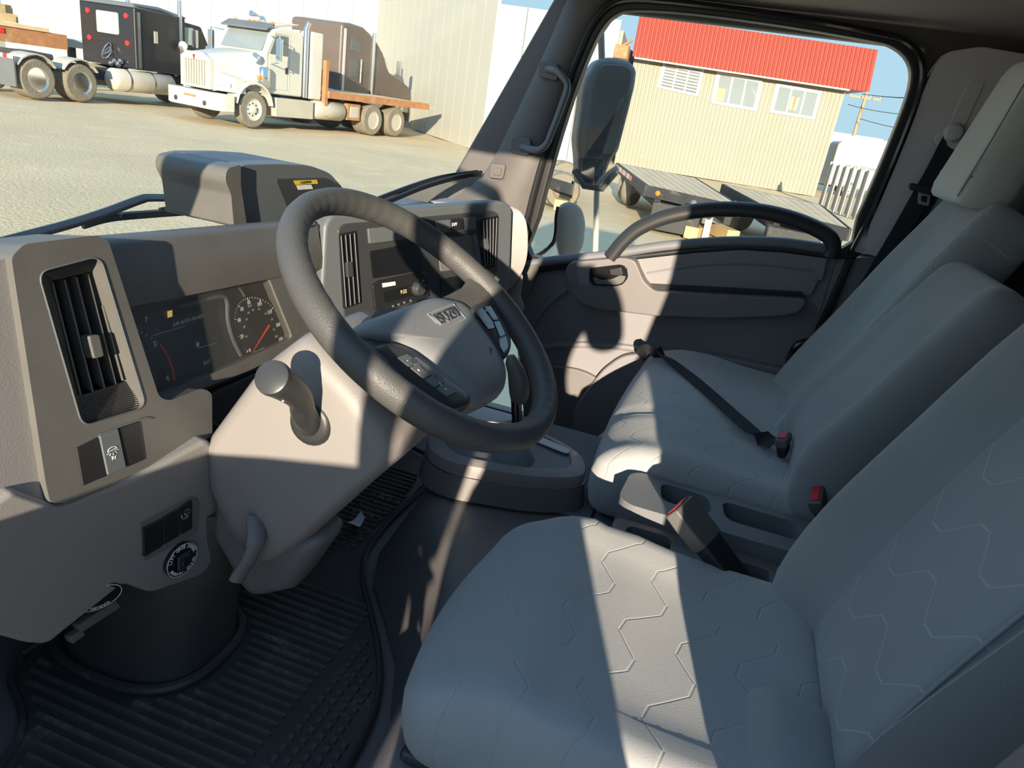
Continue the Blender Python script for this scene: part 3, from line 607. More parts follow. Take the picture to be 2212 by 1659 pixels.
# ================================================================ steering column, wheel, stalk
TW = math.radians(34.7); WC = V((-.5, 0, .79)); WE1 = V((1, 0, 0)); WE2 = V((0, math.cos(TW), math.sin(TW))); WN = V((0, -math.sin(TW), math.cos(TW)))
def wp(u, v, h): return WC+WE1*u+WE2*v+WN*h
sc_ = thing('steering_column', (-.5, .2, .35), 'taupe steering column cowl behind the wheel', 'steering column')
prof = [(.145, .752), (.215, .685), (.315, .53), (.31, .45), (.265, .37), (.205, .335), (.14, .40), (.04, .535), (-.012, .60), (.00, .64), (.06, .70)]
def colring(x, k): return [V((x, .14+(p.x-.14)*k, .55+(p.y-.55)*k)) for p in fil(prof, .02, 2)]
MB().loft([colring(-.602, .80), colring(-.598, .90), colring(-.585, .97), colring(-.56, 1.0), colring(-.44, 1.0), colring(-.415, .97), colring(-.402, .90), colring(-.398, .80)]).build('cowl', 'taupe', sc_, ang=50)
MB().loft([[wp(math.cos(a)*r*1.0, math.sin(a)*r*.9-.02, h) for a in [k*math.pi/16 for k in range(32)]] for r, h in ((.088, -.10), (.094, -.075), (.088, -.055), (.06, -.05))]).build('hub_shroud', 'tunnel_plastic', sc_, ang=50)
MB().prism([(-.585, .20, .42), (-.585, .30, .47), (-.585, .32, .36), (-.585, .24, .25), (-.585, .16, .30), (-.585, .10, .42)], (.10, 0, 0)).build('lower_cowl', 'taupe_dark', sc_, bevel=.03, seg=4)
lv = smooth([at(x, y, AX(z)) for x, y, z in ((552, 1120, -.60), (554, 1165, -.62), (540, 1205, -.63), (520, 1236, -.635), (510, 1254, -.64))], 4)
MB().tube(lv, [.016]*6+[.013]*(len(lv)-6), 10, flat=.6).build('tilt_lever', 'taupe_dark', sc_)
st = thing('light_stalk', (-.6, .1, .62), 'black headlight stalk with round end knob on the column', 'stalk')
b0 = at(672, 915, AX(-.60)); t0 = at(592, 818, AX(-.705)); mid = at(648, 862, AX(-.645))
MB().lathe(b0+V((.012, 0, 0)), (-1, 0, .12), [(.034, 0), (.034, .012), (.030, .018), (.024, .02)], 24).build('collar', 'grip_black', st)
pth = smooth([b0, b0.lerp(mid, .5)+V((-.004, 0, -.002)), mid, mid.lerp(t0, .45)+V((0, 0, .003)), t0], 5)
MB().tube(pth, [.0185-.0022*min(1, i/8)+(.006*max(0, (i-9)/11)) for i in range(len(pth))], 16).build('stem', 'grip_black', st)
dk = (t0-pth[-4]).normalized()
MB().lathe(t0-dk*.004, dk, [(.0222, 0), (.0226, .006), (.0216, .011), (.019, .0125), (.0005, .013)], 24).build('end_knob', 'panel_black', st)
m = MB(); c = mid.lerp(t0, .35)
toc = (CAM-c).normalized(); rx = dk.cross(toc).normalized()
for s_, a, b in (('0', .10, .0), ('-', .30, .006), ('OFF', .34, -.004), ('=', -.15, 0)):
    q = pth[11]+ (pth[-1]-pth[11])*a; m.add(*tmesh(s_, .008, q+toc*.0205+rx*(-.006+b), rx*-1, dk))
m.build('lettering', 'print_white', st)

sw = thing('steering_wheel', WC, 'dark grained steering wheel with silver maker badge and buttons', 'steering wheel')
rim = MB(); R_, nt = .215, 240
rings = []
for i in range(nt+1):
    a = 2*math.pi*i/nt; c = wp(math.cos(a)*R_, math.sin(a)*R_, 0); rd_ = WE1*math.cos(a)+WE2*math.sin(a)
    ring = []
    for k in range(14):
        b = 2*math.pi*k/14; wv_ = 1+.018*max(0, -math.cos(b+.6))*math.sin(a*52)*(1 if math.sin(a) > .25 or math.sin(a) < -.55 else 0); ring.append(c+rd_*(.0185*math.cos(b)*wv_)+WN*(.0205*math.sin(b)*wv_))
    rings.append(ring)
rim.loft(rings, False).build('rim', 'wheel_skin', sw)
for sgn in (-1, 1):                        # spokes
    sp_ = []
    for t in range(7):
        k = t/6; u = sgn*(.075+k*.132); w = .058-.028*k+.028*max(0, k-.75)*4*.6; vv = -.035+.02*k; h = -.028+.024*k
        sp_.append([wp(u, vv+w*math.cos(b), h+(.012-.002*k)*math.sin(b)) for b in [j*math.pi/6 for j in range(12)]])
    MB().loft(sp_).build('spoke', 'wheel_skin', sw)
AIR = (wp(0, 0, -.014), WN)
pad = fil([(735, 728), (775, 695), (930, 640), (1002, 652), (1040, 705), (1088, 772), (1098, 815), (1090, 848), (1030, 876), (985, 850), (905, 785), (840, 745), (790, 738)], 22, 5)
pp = [at(p.x, p.y, AIR) for p in pad]
ab = MB().dome(pp, WN, [(.86, -.045), (.97, -.03), (1.0, -.012), (.985, -.002), (.95, .004), (.88, .010), (.76, .0155), (.55, .019), (.3, .0205), (.05, .021)]).build('airbag_cover', 'airbag_skin', sw, ang=70)
# badge: I S U Z U raised letters in a thin frame
bc = at(967, 683, (wp(0, 0, .006), WN)); bx = (at(1000, 670, (wp(0, 0, .006), WN))-at(935, 698, (wp(0, 0, .006), WN))).normalized(); by = WN.cross(bx)
m = MB(); m.add(*tmesh('ISUZU', .026, bc+WN*.001, bx, by, ex=.0012, sx=1.0)); m.build('badge', 'chrome', ab, label='silver raised badge reading ISUZU')
fr_ = [bc+bx*a*.041+by*b*.0145 for a, b in ((-1, -1), (1, -1), (1, 1), (-1, 1))]
MB().tube(fr_, .0006, 4, closed=True).build('badge_frame', 'print_grey', ab)
ac = at(1054, 768, (wp(0, 0, .001), WN))
m = MB(); m.add(*tmesh('SRS AIRBAG', .0105, ac+WN*.003, (bx*.9+by*.30), by, sx=.75)); m.build('lettering', 'panel_black', ab)
for name_, outl, h in (('button_pod', [(800, 748), (835, 735), (885, 752), (960, 808), (1018, 856), (1020, 872), (985, 884), (925, 858), (860, 812)], -.002), ('button_pod', [(1012, 664), (1040, 650), (1064, 652), (1090, 695), (1106, 738), (1102, 764), (1088, 778), (1070, 752), (1040, 705)], .0)):
    pl_ = (wp(0, 0, h), WN); q = [at(p.x, p.y, pl_) for p in fil(outl, 14, 4)]
    pd = MB().dome(q, WN, [(.95, -.028), (1, -.012), (.99, -.003), (.95, .001), (.85, .003), (.05, .004)]).build(name_, 'panel_black', sw, ang=60)
    if outl[0][0] == 800:
        for b_ in ([(858, 772), (880, 764), (906, 782), (884, 792)], [(886, 793), (908, 783), (938, 806), (916, 818)], [(882, 778), (900, 770), (940, 800), (960, 818), (950, 822)], [(918, 820), (940, 808), (962, 824), (940, 836)], [(943, 838), (964, 826), (988, 846), (966, 856)]):
            plate('button', b_, (pl_[0]+WN*.0052, WN), .006, 'slate_plastic', pd, r=3, bevel=.001)
        m = MB()
        for s_, x, y in (('+', 905, 800), ('-', 880, 778), ('|', 950, 828), ('o', 962, 840)): m.add(*tmesh(s_, .007, at(x, y, (pl_[0]+WN*.0056, WN)), bx, by))
        m.build('lettering', 'print_white', pd)
    else:
        for b_ in ([(1026, 672), (1042, 664), (1062, 690), (1070, 708), (1056, 712), (1044, 696)], [(1046, 662), (1060, 660), (1078, 690), (1066, 692)], [(1067, 695), (1079, 693), (1092, 722), (1080, 728), (1074, 712)], [(1078, 732), (1094, 726), (1098, 750), (1088, 762), (1080, 748)]):
            plate('button', b_, (pl_[0]+WN*.0052, WN), .006, 'gloss_black', pd, r=3, bevel=.001)
        m = MB()
        for s_, x, y, z_ in (('MODE', 1053, 670, .005), ('CANCEL', 1071, 686, .004), ('ir', 1048, 690, .013)): m.add(*tmesh(s_, z_, at(x, y, (pl_[0]+WN*.0056, WN)), bx, by))
        m.build('lettering', 'print_white', pd)

# ================================================================ column boot, gear lever, floor mat
bo = thing('column_boot', (-.5, .5, 0), 'black rubber boot where the column meets the floor', 'column boot')
rings = []
for k, (cx, cy, cz, rx_, ry_) in enumerate(((-.503, .515, -.0, .128, .155), (-.505, .51, .03, .122, .15), (-.507, .49, .12, .114, .14), (-.505, .455, .22, .108, .128), (-.50, .41, .32, .105, .118), (-.50, .37, .40, .10, .11))):
    rings.append([V((cx+rx_*math.copysign(abs(math.cos(a))**.75, math.cos(a)), cy+ry_*math.copysign(abs(math.sin(a))**.75, math.sin(a)), cz)) for a in [j*math.pi/20 for j in range(40)]])
MB().loft(rings).build('boot_body', 'boot_rubber', bo, ang=60)
MB().tube([V((-.505+.136*math.copysign(abs(math.cos(a))**.75, math.cos(a)), .515+.163*math.copysign(abs(math.sin(a))**.75, math.sin(a)), .022)) for a in [j*math.pi/20 for j in range(40)]], .010, 8, closed=True).build('boot_lip', 'rubber', bo)

gs = thing('gear_selector', (.08, 0, .24), 'gear lever with black gaiter on a taupe rimmed console', 'gear lever')
GX = at(1118, 930, AX(.02))
MB().tube([GX+V((0, 0, -.12)), GX, at(1115, 862, AX(.02))], .012, 10).build('rod', 'gloss_black', gs)
kb = [at(x, y, AX(.02)) for x, y in ((1120, 866), (1122, 850), (1120, 825), (1114, 800), (1106, 782), (1103, 768))]
MB().tube(kb, [.020, .026, .026, .022, .018, .010], 14, flat=.85).build('grip', 'black_plastic', gs)
base = [(-.075, .10), (-.03, .17), (.06, .19), (.16, .15), (.20, .05), (.19, -.06), (.14, -.15), (.07, -.185), (.02, -.175), (-.03, -.10), (-.06, .0)]
B_ = smooth(base, 4, True)
def bring(k, z): return [V((.07+(p.x-.07)*k, .0+p.y*k, z)) for p in B_]
MB().loft([bring(1.06, .2435), bring(1.02, .285), bring(1.0, .30)]).build('console_base', 'tunnel_plastic', gs, ang=50)
MB().loft([bring(1.0, .300), bring(1.005, .318), bring(.985, .328), bring(.9, .333), bring(.80, .335), bring(.78, .322)]).build('console_rim', 'taupe', gs, ang=50)
MB().loft([bring(.80, .321), bring(.79, .330), bring(.3, .332)]).build('gate_panel', 'slate_plastic', gs)
MB().tube([V((.07+(p.x-.07)*1.0, p.y, .3)) for p in B_], .0018, 4, closed=True).build('trim_line', 'chrome', gs)
MB().prism(fil([(.10, -.13, .334), (.125, -.135, .334), (.16, -.02, .334), (.15, .03, .334), (.135, .02, .334)], .01, 3), (0, 0, .004)).build('gate_strip', 'pillar_lilac', gs, bevel=.0015)
MB().loft([[GX+V((math.cos(a)*r, math.sin(a)*r, z)) for a in [k*math.pi/8 for k in range(16)]] for r, z in ((.06, -.11), (.055, -.075), (.035, -.045), (.014, -.03))]).build('gaiter', 'carpet', gs)

fm = thing('floor_mat', (-.5, .3, 0), 'dirty black rubber mat with long ribs and square studs', 'floor mat')
mo = [(-.62, .668), (-.66, .662), (-.70, .635), (-.735, .57), (-.78, .52), (-.90, .47), (-.93, .40), (-.93, .02), (-.60, .02), (-.45, .045), (-.345, .10), (-.25, .17), (-.165, .235), (-.06, .285), (.10, .30), (.42, .31), (.46, .56), (-.2, .62), (-.33, .60)]
MB().prism([(x, y, .001) for x, y in mo], (0, 0, .009)).build('mat_base', 'rubber', fm, bevel=.003)
MB().tube(smooth([(x, y, .013) for x, y in mo], 3, True), .007, 6, closed=True).build('mat_edge', 'rubber', fm)
proto = None; n_r = 0
def inside(x, y):
    c = False; j = len(mo)-1
    for i in range(len(mo)):
        if (mo[i][1] > y) != (mo[j][1] > y) and x < (mo[j][0]-mo[i][0])*(y-mo[i][1])/(mo[j][1]-mo[i][1])+mo[i][0]: c = not c
        j = i
    return c
def boot_at(x, y): return ((x+.505)/.160)**2+((y-.515)/.187)**2 < 1
x = -.905
while x < .36:
    runs = []; cur = None; y = .645
    ylow = .165 if x < -.22 else .335-.02*math.sin(x*9)
    while y > ylow-.001:
        ok = inside(x, y) and inside(x, y+.025) and inside(x-.012, y+.015) and not boot_at(x, y)
        if ok: cur = [y, y] if cur is None else [cur[0], y]
        if (not ok or y-.008 <= ylow) and cur:
            if cur[0]-cur[1] > .03: runs.append(cur)
            cur = None
        y -= .008
    for a, b in runs:
        MB().prism([(x-.0042, a, .0095), (x+.0042, a, .0095), (x+.0026, a-.004, .0165), (x-.0026, a-.004, .0165)], (.0, b-a, 0)).build('rib', 'rubber_rib', fm)
    x += .0215
stud = None
for i in range(34):
    for j in range(7):
        x = -.90+i*.0235+(j % 2)*.004; y = .135-j*.0225
        if x > -.2 or not (inside(x, y-.02) and inside(x+.02, y) and inside(x, y+.02)): continue
        if stud is None:
            stud = MB().add([(-.0075, -.0065, 0), (.0075, -.0065, 0), (.0075, .0065, 0), (-.0075, .0065, 0), (-.0055, -.0045, .007), (.0055, -.0045, .007), (.0055, .0045, .007), (-.0055, .0045, .007)], [(0, 1, 5, 4), (1, 2, 6, 5), (2, 3, 7, 6), (3, 0, 4, 7), (4, 5, 6, 7), (3, 2, 1, 0)]).build('stud', 'rubber_rib'); stud.parent = fm; stud.location = V((x, y, .0095))-OFF[fm]
        else: share(stud, V((x, y, .0095))-OFF[fm], fm)
for i in range(9):
    for j in range(8):
        x = -.06+i*.034; y = .32+j*.026
        if y < .40+.0*i and inside(x, y-.015) and stud: share(stud, V((x, y, .0095))-OFF[fm], fm)
pc = at(772, 1130, AZp(.022))
def papfn(u, v, w): return (pc.x+u*.026+.006*v, pc.y+v*.014*(1-.3*u), pc.z+.002+.010*abs(u)*abs(u)+.003*v*u+w*.0004)
pa = MB().cage(6, 4, 1, papfn).build('paper_scrap', 'paper'); tag(pa, 'small crumpled scrap of white paper on the floor mat', 'paper scrap')

for o in bpy.data.objects:
    if o.name.split('.')[0] in ('dial_numbers', 'tick_marks', 'display_print', 'lettering'): o['kind'] = 'stuff'
# ================================================================ seats
def rbox(c, H, R, post=None, n=(10, 10, 4), mb=None):
    c = V(c); H = V(H)
    def ease(t): return math.copysign(1-(1-abs(t))**1.6, t)
    def fn(u, v, w):
        u, v, w = ease(u), ease(v), ease(w)
        P = V((u*H.x, v*H.y, w*H.z)); I = V([max(-(h-R), min(h-R, p)) for p, h in zip(P, H)]); d = P-I
        if d.length > 1e-9: P = I+d.normalized()*R
        q = P if post is None else V(post(P.x/H.x, P.y/H.y, P.z/H.z, P))
        return c+q
    return (mb or MB()).cage(*n, fn)
def ss(a, b, x): t = max(0, min(1, (x-a)/(b-a))); return t*t*(3-2*t)
ds = thing('driver_seat', (-.515, -.4, .24), 'grey cloth driver seat with stitched zigzag lines and side bolsters', 'seat')
def cush(u, v, w, P):
    x, y, z = P.x, P.y, P.z
    top = ss(-.2, .9, w)
    y -= .035*u*u*ss(.2, 1, v)
    x *= 1-.05*ss(.3, 1, v)*abs(u)
    z += top*(.016*ss(.55, .95, abs(u))-.006*math.cos(u*1.5) - .030*ss(.55, 1, v) + .022*math.exp(-((v-.35)/.35)**2) - .014*math.exp(-((y-.075)/.014)**2))
    return (x, y, z)
MB()
rbox((-.515, -.375, .320), (.250, .292, .075), .05, cush, (16, 30, 5)).build('cushion', 'cloth_zig_seat', ds)
MB().tube([V((-.515, -.375, .315))+V(cush(u, .0, 1, V((u*.252, .075, .0775)))) for u in [k/12-1 for k in range(1, 24)]], .0022, 6).build('seam', 'cloth_plain', ds)
def yb(z): return -.628-.31*max(0, (z-.41)/.75)**1.25
def backfn(x0, hw, z0, z1, fy, thick, bol, narrow=.04, dish=.0, near=False):
    def post(u, v, w, P):
        z = (z0+z1)/2+P.y; s = (v+1)/2
        X = x0+P.x*(1-narrow*s*s)
        fwd = P.z - dish*(1-ss(.45 if u > 0 or not near else .75, .8 if u > 0 or not near else .98, abs(u)))*ss(-.6, .6, w) + (bol*ss(.55 if u > 0 or not near else .84, .92 if u > 0 or not near else 1.0, abs(u))*(1-.35*ss(.6, 1, s)) + .012*math.exp(-((s-.22)/.2)**2))*ss(-.6, .6, w)
        dy = (fy(z+.01)-fy(z-.01))/.02; nrm = V((0, 1, -dy)).normalized()
        q = V((X, fy(z), z))+nrm*(fwd-thick)
        return (q.x, q.y, q.z)
    return post
rbox((0, 0, 0), (.248, .395, .065), .045, backfn(-.515, .248, .33, 1.12, yb, .065, .052, .04, .03, True), (28, 20, 5)).build('backrest', 'cloth_plain', ds)
# inset cloth panel of the backrest with seams
def insfn(u, v, w, P):
    z = .735+P.y; X = -.515+P.x*(1-.03*v); dy = (yb(z+.01)-yb(z-.01))/.02; nrm = V((0, 1, -dy)).normalized()
    q = V((X, yb(z), z))+nrm*(P.z-.026); return (q.x, q.y, q.z)
rbox((0, 0, 0), (.150, .36, .014), .012, insfn, (12, 16, 3)).build('back_insert', 'cloth_zig_back', ds)
for sg in (-1, 1):
    MB().tube([V((-.515+sg*.150*(1-.03*((z-.735)/.36)), yb(z)-.018, z)) for z in [.40+.035*k for k in range(20)]], .0022, 6).build('seam', 'cloth_plain', ds)
def hip(u, v, w, P): return (P.x+.01*v, P.y, P.z-.02*ss(.3, 1, abs(v)))
rbox((-.66, -.60, .380), (.115, .065, .035), .022, hip, (8, 8, 4)).build('side_pad', 'cloth_plain', ds)
MB().bb(-.74, -.29, -.58, -.12, .244, .262).build('seat_base', 'panel_black', ds, bevel=.008)
rc = at(2078, 890, AX(-.28)); MB().lathe(rc, (1, 0, .2), [(.03, -.02), (.032, 0), (.026, .01), (.001, .012)], 20).build('recliner_cap', 'gloss_black', ds)

# passenger bench: one wide cushion, a short middle back and a tall outer back
ps = thing('passenger_bench_seat', (.42, -.45, .24), 'wide grey cloth passenger bench with middle and outer backrests', 'seat')
def pc_(u, v, w, P):
    z = P.z+ss(-.2, .9, w)*(.012*ss(.7, .96, abs(u))-.025*ss(.6, 1, v)+.016*math.exp(-((v-.3)/.4)**2)-.010*math.exp(-((P.x+.14)/.012)**2))
    return (P.x, P.y-.02*u*u*ss(.3, 1, v), z)
rbox((.4265, -.452, .335), (.4385, .268, .082), .05, pc_, (36, 14, 5)).build('cushion', 'cloth_zig_seat', ps)
def yr(z): return -.655-.42*(z-.45)
def ym(z): return -.625-.50*max(0, z-.52)
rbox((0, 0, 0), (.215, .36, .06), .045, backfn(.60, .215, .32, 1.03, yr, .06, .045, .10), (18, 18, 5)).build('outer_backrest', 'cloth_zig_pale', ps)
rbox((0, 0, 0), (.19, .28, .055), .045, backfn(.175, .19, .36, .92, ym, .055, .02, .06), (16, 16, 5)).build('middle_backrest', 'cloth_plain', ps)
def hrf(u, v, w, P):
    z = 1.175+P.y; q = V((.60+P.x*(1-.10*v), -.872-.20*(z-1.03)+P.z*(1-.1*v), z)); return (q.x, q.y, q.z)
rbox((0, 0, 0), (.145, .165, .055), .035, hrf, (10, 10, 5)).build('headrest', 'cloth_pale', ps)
MB().tube([V((.60+a*.139, -.872+.055-.20*(z-1.03), z)) for a, z in ((-1, 1.03), (-1, 1.15), (-.93, 1.28), (-.6, 1.325))], .002, 6).build('seam', 'cloth_plain', ps)
MB().tube([V((.455+.29*k/8, -.816-.012, 1.075)) for k in range(9)], .002, 6).build('seam', 'cloth_plain', ps)
MB().tube(smooth([at(x, y, AX(.885)) for x, y in ((1790, 742), (1755, 738), (1728, 742), (1712, 760), (1700, 800), (1690, 850), (1684, 880))], 4), .011, 8).build('side_bar', 'gloss_black', ps)
MB().bb(.03, .83, -.68, -.24, .244, .27).build('seat_base', 'panel_black', ps, bevel=.008)

# ---- belts and buckles
sb = thing('shoulder_belt', (.9, -.8, .9), 'black passenger seat belt hanging from the pillar slider', 'seat belt')
bp_ = [at(2056, 300, AX(.895)), at(2020, 370, AX(.888)), at(1996, 412, AX(.885)), at(1940, 510, AX(.88)), at(1880, 610, AX(.875)), at(1820, 700, AX(.87)), at(1800, 760, AX(.87))]
MB().ribbon(smooth(bp_, 4), V((.1, -1, -.35)), .048, .0022).build('strap', 'webbing', sb)
MB().ribbon([p+V((.015, -.022, 0)) for p in bp_[2:]], V((.1, -1, -.35)), .048, .0022).build('strap', 'webbing', sb)
MB().lathe(at(2058, 288, AX(.905)), (-1, 0, .1), [(.026, 0), (.026, .012), (.018, .022), (.001, .024)], 20).build('slider_knob', 'pillar_lilac', sb)
plate('slider_loop', [(2018, 300), (2030, 282), (2085, 292), (2090, 318), (2076, 330), (2034, 312), (2022, 314)], AX(.892), .008, 'pillar_lilac', sb, r=6, bevel=.003)
plate('tongue_holder', [(1966, 395), (2030, 405), (2036, 420), (2024, 426), (1964, 410)], AX(.874), .014, 'switch_black', sb, r=6, bevel=.003)
plate('tongue', [(1984, 412), (2012, 417), (2006, 446), (1982, 440)], AX(.876), .003, 'steel', sb, r=4, bevel=.0006, holes=[fil([(1991, 422), (2005, 425), (2002, 438), (1989, 434)], 2, 2)])
lb = thing('lap_belt', (.4, -.4, .42), 'dark lap belt strap lying across the passenger cushion', 'seat belt')
lp_ = [at(x, y, AZp(z)) for x, y, z in ((1384, 772, .37), (1394, 758, .425), (1420, 760, .437), (1470, 796, .440), (1530, 846, .440), (1590, 900, .440), (1640, 942, .440), (1672, 958, .443))]
MB().ribbon(smooth(lp_, 5), V((.75, .65, 0)), .042, .0025).build('strap', 'webbing', lb)
def buckle(label, top, bot, w, t, wid, mat_red=True):
    top, bot = V(top), V(bot); ax = (top-bot).normalized(); b = thing('seat_belt_buckle', bot, label, 'buckle', 'seat belt buckles')
    wd = V(wid); wd = (wd-ax*wd.dot(ax)).normalized(); th = ax.cross(wd); L_ = (top-bot).length
    def ring(k, a, c): return [bot+ax*(L_*k)+wd*(x*a)+th*(y*c) for x, y in ((-1, -1), (1, -1), (1, 1), (-1, 1))]
    MB().loft([ring(0, w*.75, t*.6), ring(.25, w*.85, t*.8), ring(.6, w*.92, t*.9)]).build('sleeve', 'switch_black', b, bevel=.005)
    MB().loft([ring(.57, w*1.02, t), ring(.8, w*1.06, t*1.05), ring(1, w, t)]).build('housing', 'black_plastic', b, bevel=.004)
    MB().prism([p+ax*.0005 for p in ring(1, w*.78, t*.62)], ax*.002).build('release_button', 'red_button', b, bevel=.0008)
    return b
buckle('long black belt buckle with bright red button beside driver cushion', at(1466, 1092, AZp(.470)), at(1618, 1284, AZp(.365)), .032, .015, (.8, -.45, 0))
buckle('small black belt buckle standing on the passenger cushion', at(1692, 940, AZp(.475)), at(1692, 985, AZp(.425)), .024, .013, (1, -.3, 0))
buckle('black belt buckle between the console and the bench backrest', at(1762, 1066, AZp(.465)), at(1784, 1125, AZp(.405)), .026, .013, (1, -.3, 0))

# ---- centre console
cc = thing('centre_console', (-.13, -.5, .24), 'dark grey floor console with two cup wells beside driver seat', 'console')
wells = [fil([(-.115, -.365, .402), (-.04, -.355, .402), (-.045, -.455, .402), (-.115, -.465, .402)], .025, 4), fil([(-.118, -.49, .402), (-.045, -.48, .402), (-.05, -.63, .402), (-.12, -.64, .402)], .025, 4)]
MB().prism(fil([(-.168, -.31, .402), (-.145, -.285, .402), (-.04, -.29, .402), (-.02, -.31, .402), (-.03, -.78, .402), (-.168, -.78, .402)], .02, 4), (0, 0, -.158), wells).build('cup_tray', 'console_grey', cc, bevel=.009, seg=3)
MB().bb(-.15, -.03, -.66, -.34, .30, .31).build('well_floor', 'panel_black', cc)
tray = fil([(-.255, -.315, .372), (-.19, -.318, .372), (-.19, -.405, .372), (-.255, -.40, .372)], .018, 4)
MB().prism(fil([(-.262, -.29, .372), (-.170, -.29, .372), (-.170, -.78, .372), (-.262, -.78, .372)], .025, 4), (0, 0, -.128), [tray, fil([(-.25, -.52, .372), (-.20, -.52, .372), (-.20, -.58, .372), (-.25, -.58, .372)], .008, 3), fil([(-.25, -.60, .372), (-.20, -.60, .372), (-.20, -.70, .372), (-.25, -.70, .372)], .008, 3)]).build('side_tray', 'taupe_dark', cc, bevel=.007, seg=3)
MB().bb(-.265, -.18, -.74, -.30, .325, .332).build('tray_floor', 'panel_black', cc)
up = MB().prism([(-.245, -.345, .352), (-.20, -.345, .352), (-.20, -.402, .362), (-.245, -.402, .362)], (0, 0, -.02)).build('power_panel', 'switch_black', cc, bevel=.002)
MB().prism(fil([(-.236, -.352, .3545), (-.212, -.352, .3545), (-.212, -.362, .356), (-.236, -.362, .356)], .004), (0, 0, .0015)).build('usb_socket', 'port_blue', up)
MB().lathe((-.223, -.385, .3595), (0, .1, 1), [(.007, 0), (.007, .001), (.0055, .001), (.0055, 0)], 16).build('ring_print', 'print_white', up)
MB().prism([(-.274, -.30, .30), (-.274, -.78, .33), (-.274, -.78, .244), (-.274, -.28, .244)], (.012, 0, 0)).build('side_skirt', 'panel_black', cc, bevel=.006)
# ================================================================ outside
mat('gravel', (.60, .465, .275), .95, grain=(22, .7, .02), vary=(.5, .14), dirt=((.68, .54, .34), 1.6, .52))
mat('wall_white', (.44, .435, .38), .6, vary=(.7, .05)); mat('siding_cream', (.275, .262, .205), .6, vary=(.8, .05))
mat('paint_black', (.018, .018, .022), .3, coat=.3); mat('paint_brown', (.115, .088, .075), .35, coat=.3, vary=(2, .1)); mat('paint_red', (.27, .032, .015), .5, vary=(1, .08))
mat('rust', (.36, .165, .07), .85, vary=(5, .35), dirt=((.42, .32, .2), 3, .55)); mat('dusty_metal', (.46, .43, .36), .6, metal=.2, vary=(3, .15)); mat('dusty_tyre', (.19, .165, .125), .9, vary=(5, .3), grain=(20, .5, .02))
mat('deck_wood', (.58, .44, .27), .9, vary=(3, .2)); mat('timber', (.55, .40, .20), .9, vary=(3, .3)); mat('dark_steel', (.035, .035, .037), .7, vary=(3, .4), dirt=((.16, .13, .09), 4, .58))
mat('amber', (.85, .20, .02), .35); mat('tail_red', (.72, .03, .03), .35); mat('window_dark', (.10, .115, .11), .12, coat=.3); mat('window_green', (.36, .44, .38), .2); mat('window_sky', (.20, .23, .24), .08, coat=.5)
mat('wood_pole', (.33, .25, .16), .9); mat('concrete', (.5, .47, .40), .9); mat('tarp_cyan', (.25, .42, .5), .6); mat('shrub', (.16, .17, .08), .95, vary=(4, .4)); mat('hill_blue', (.22, .27, .33), .95)
# gravel yard with gentle ruts
gm = MB(); nx_, ny_ = 110, 110; vs = []; fs = []
for i in range(nx_+1):
    for j in range(ny_+1):
        a = i/nx_; b = j/ny_; x = -25+a*75; y = -30+b*75
        vs.append((x, y, GZ-.02+.018*math.sin(x*1.1+y*.7)*math.sin(y*.9-x*.2)+.012*random.uniform(-1, 1)))
fs = [(i*(ny_+1)+j, (i+1)*(ny_+1)+j, (i+1)*(ny_+1)+j+1, i*(ny_+1)+j+1) for i in range(nx_) for j in range(ny_)]
gm.add(vs, fs); gm.bb(-120, 400, -300, 300, GZ-1.2, GZ-.06); struct(gm, 'ground', 'gravel')

def wheel(par, x, y, side, R=.52, Wd=.29, dish=.10, dm='paint_white', tm='dusty_tyre'):
    s_ = 1 if side > 0 else -1; ax = V((0, s_, 0)); c = V((x, y-s_*Wd, R))
    w_ = MB().lathe(c, ax, [(R*.55, .0), (R*.9, .0), (R*.985, .03), (R, .08), (R, Wd-.08), (R*.985, Wd-.03), (R*.90, Wd), (R*.60, Wd-.005), (R*.58, Wd-.03), (R*.56, .02)], 28).build('tyre', tm, par, ang=35)
    rm = MB().lathe(c, ax, [(R*.60, Wd-.05), (R*.61, Wd-.006), (R*.57, Wd-.012), (R*.52, Wd-dish), (R*.40, Wd-dish-.015), (R*.20, Wd-dish), (R*.19, Wd-dish+.07), (R*.02, Wd-dish+.08)], 24).build('rim', dm, par, ang=35)
    m = MB()
    for k in range(8):
        a = k*math.pi/4; m.lathe(c+ax*(Wd-dish)+V((math.cos(a)*R*.33, 0, math.sin(a)*R*.33)), ax, [(R*.055, -.02), (R*.055, .012), (.001, .013)], 8)
    m.build('lug_nuts', 'dark_steel', rm)['kind'] = 'stuff'
def P(root, name, m, mb, **k): return mb.build(name, m, root, **k)

# ---- white conventional truck with a rusty flat deck
th = math.radians(168); lf = V((-math.sin(th), math.cos(th), 0))
wt = thing('flatbed_truck', V((17.62, 13.85, GZ))-lf*1.13, 'white conventional truck with bare rusty flat deck, grille towards us', 'truck', local=True, rz=th)
P(wt, 'chassis', 'dark_steel', MB().bb(-8.2, .9, -.45, .45, .55, .85))
P(wt, 'bumper', 'paint_white', MB().prism(fil([(1.12, -1.22, .40), (1.30, -.9, .40), (1.30, .9, .40), (1.12, 1.22, .40), (.75, 1.24, .40), (.75, -1.24, .40)], .05, 2), (0, 0, .46)), bevel=.02)
P(wt, 'plate_slot', 'rust', MB().bb(1.295, 1.31, -.25, .25, .66, .72)); 
for s_ in (-1, 1): P(wt, 'tow_hook', 'dark_steel', MB().lathe((1.29, s_*.62, .55), (1, 0, 0), [(.07, 0), (.07, .03), (.03, .03)], 12))
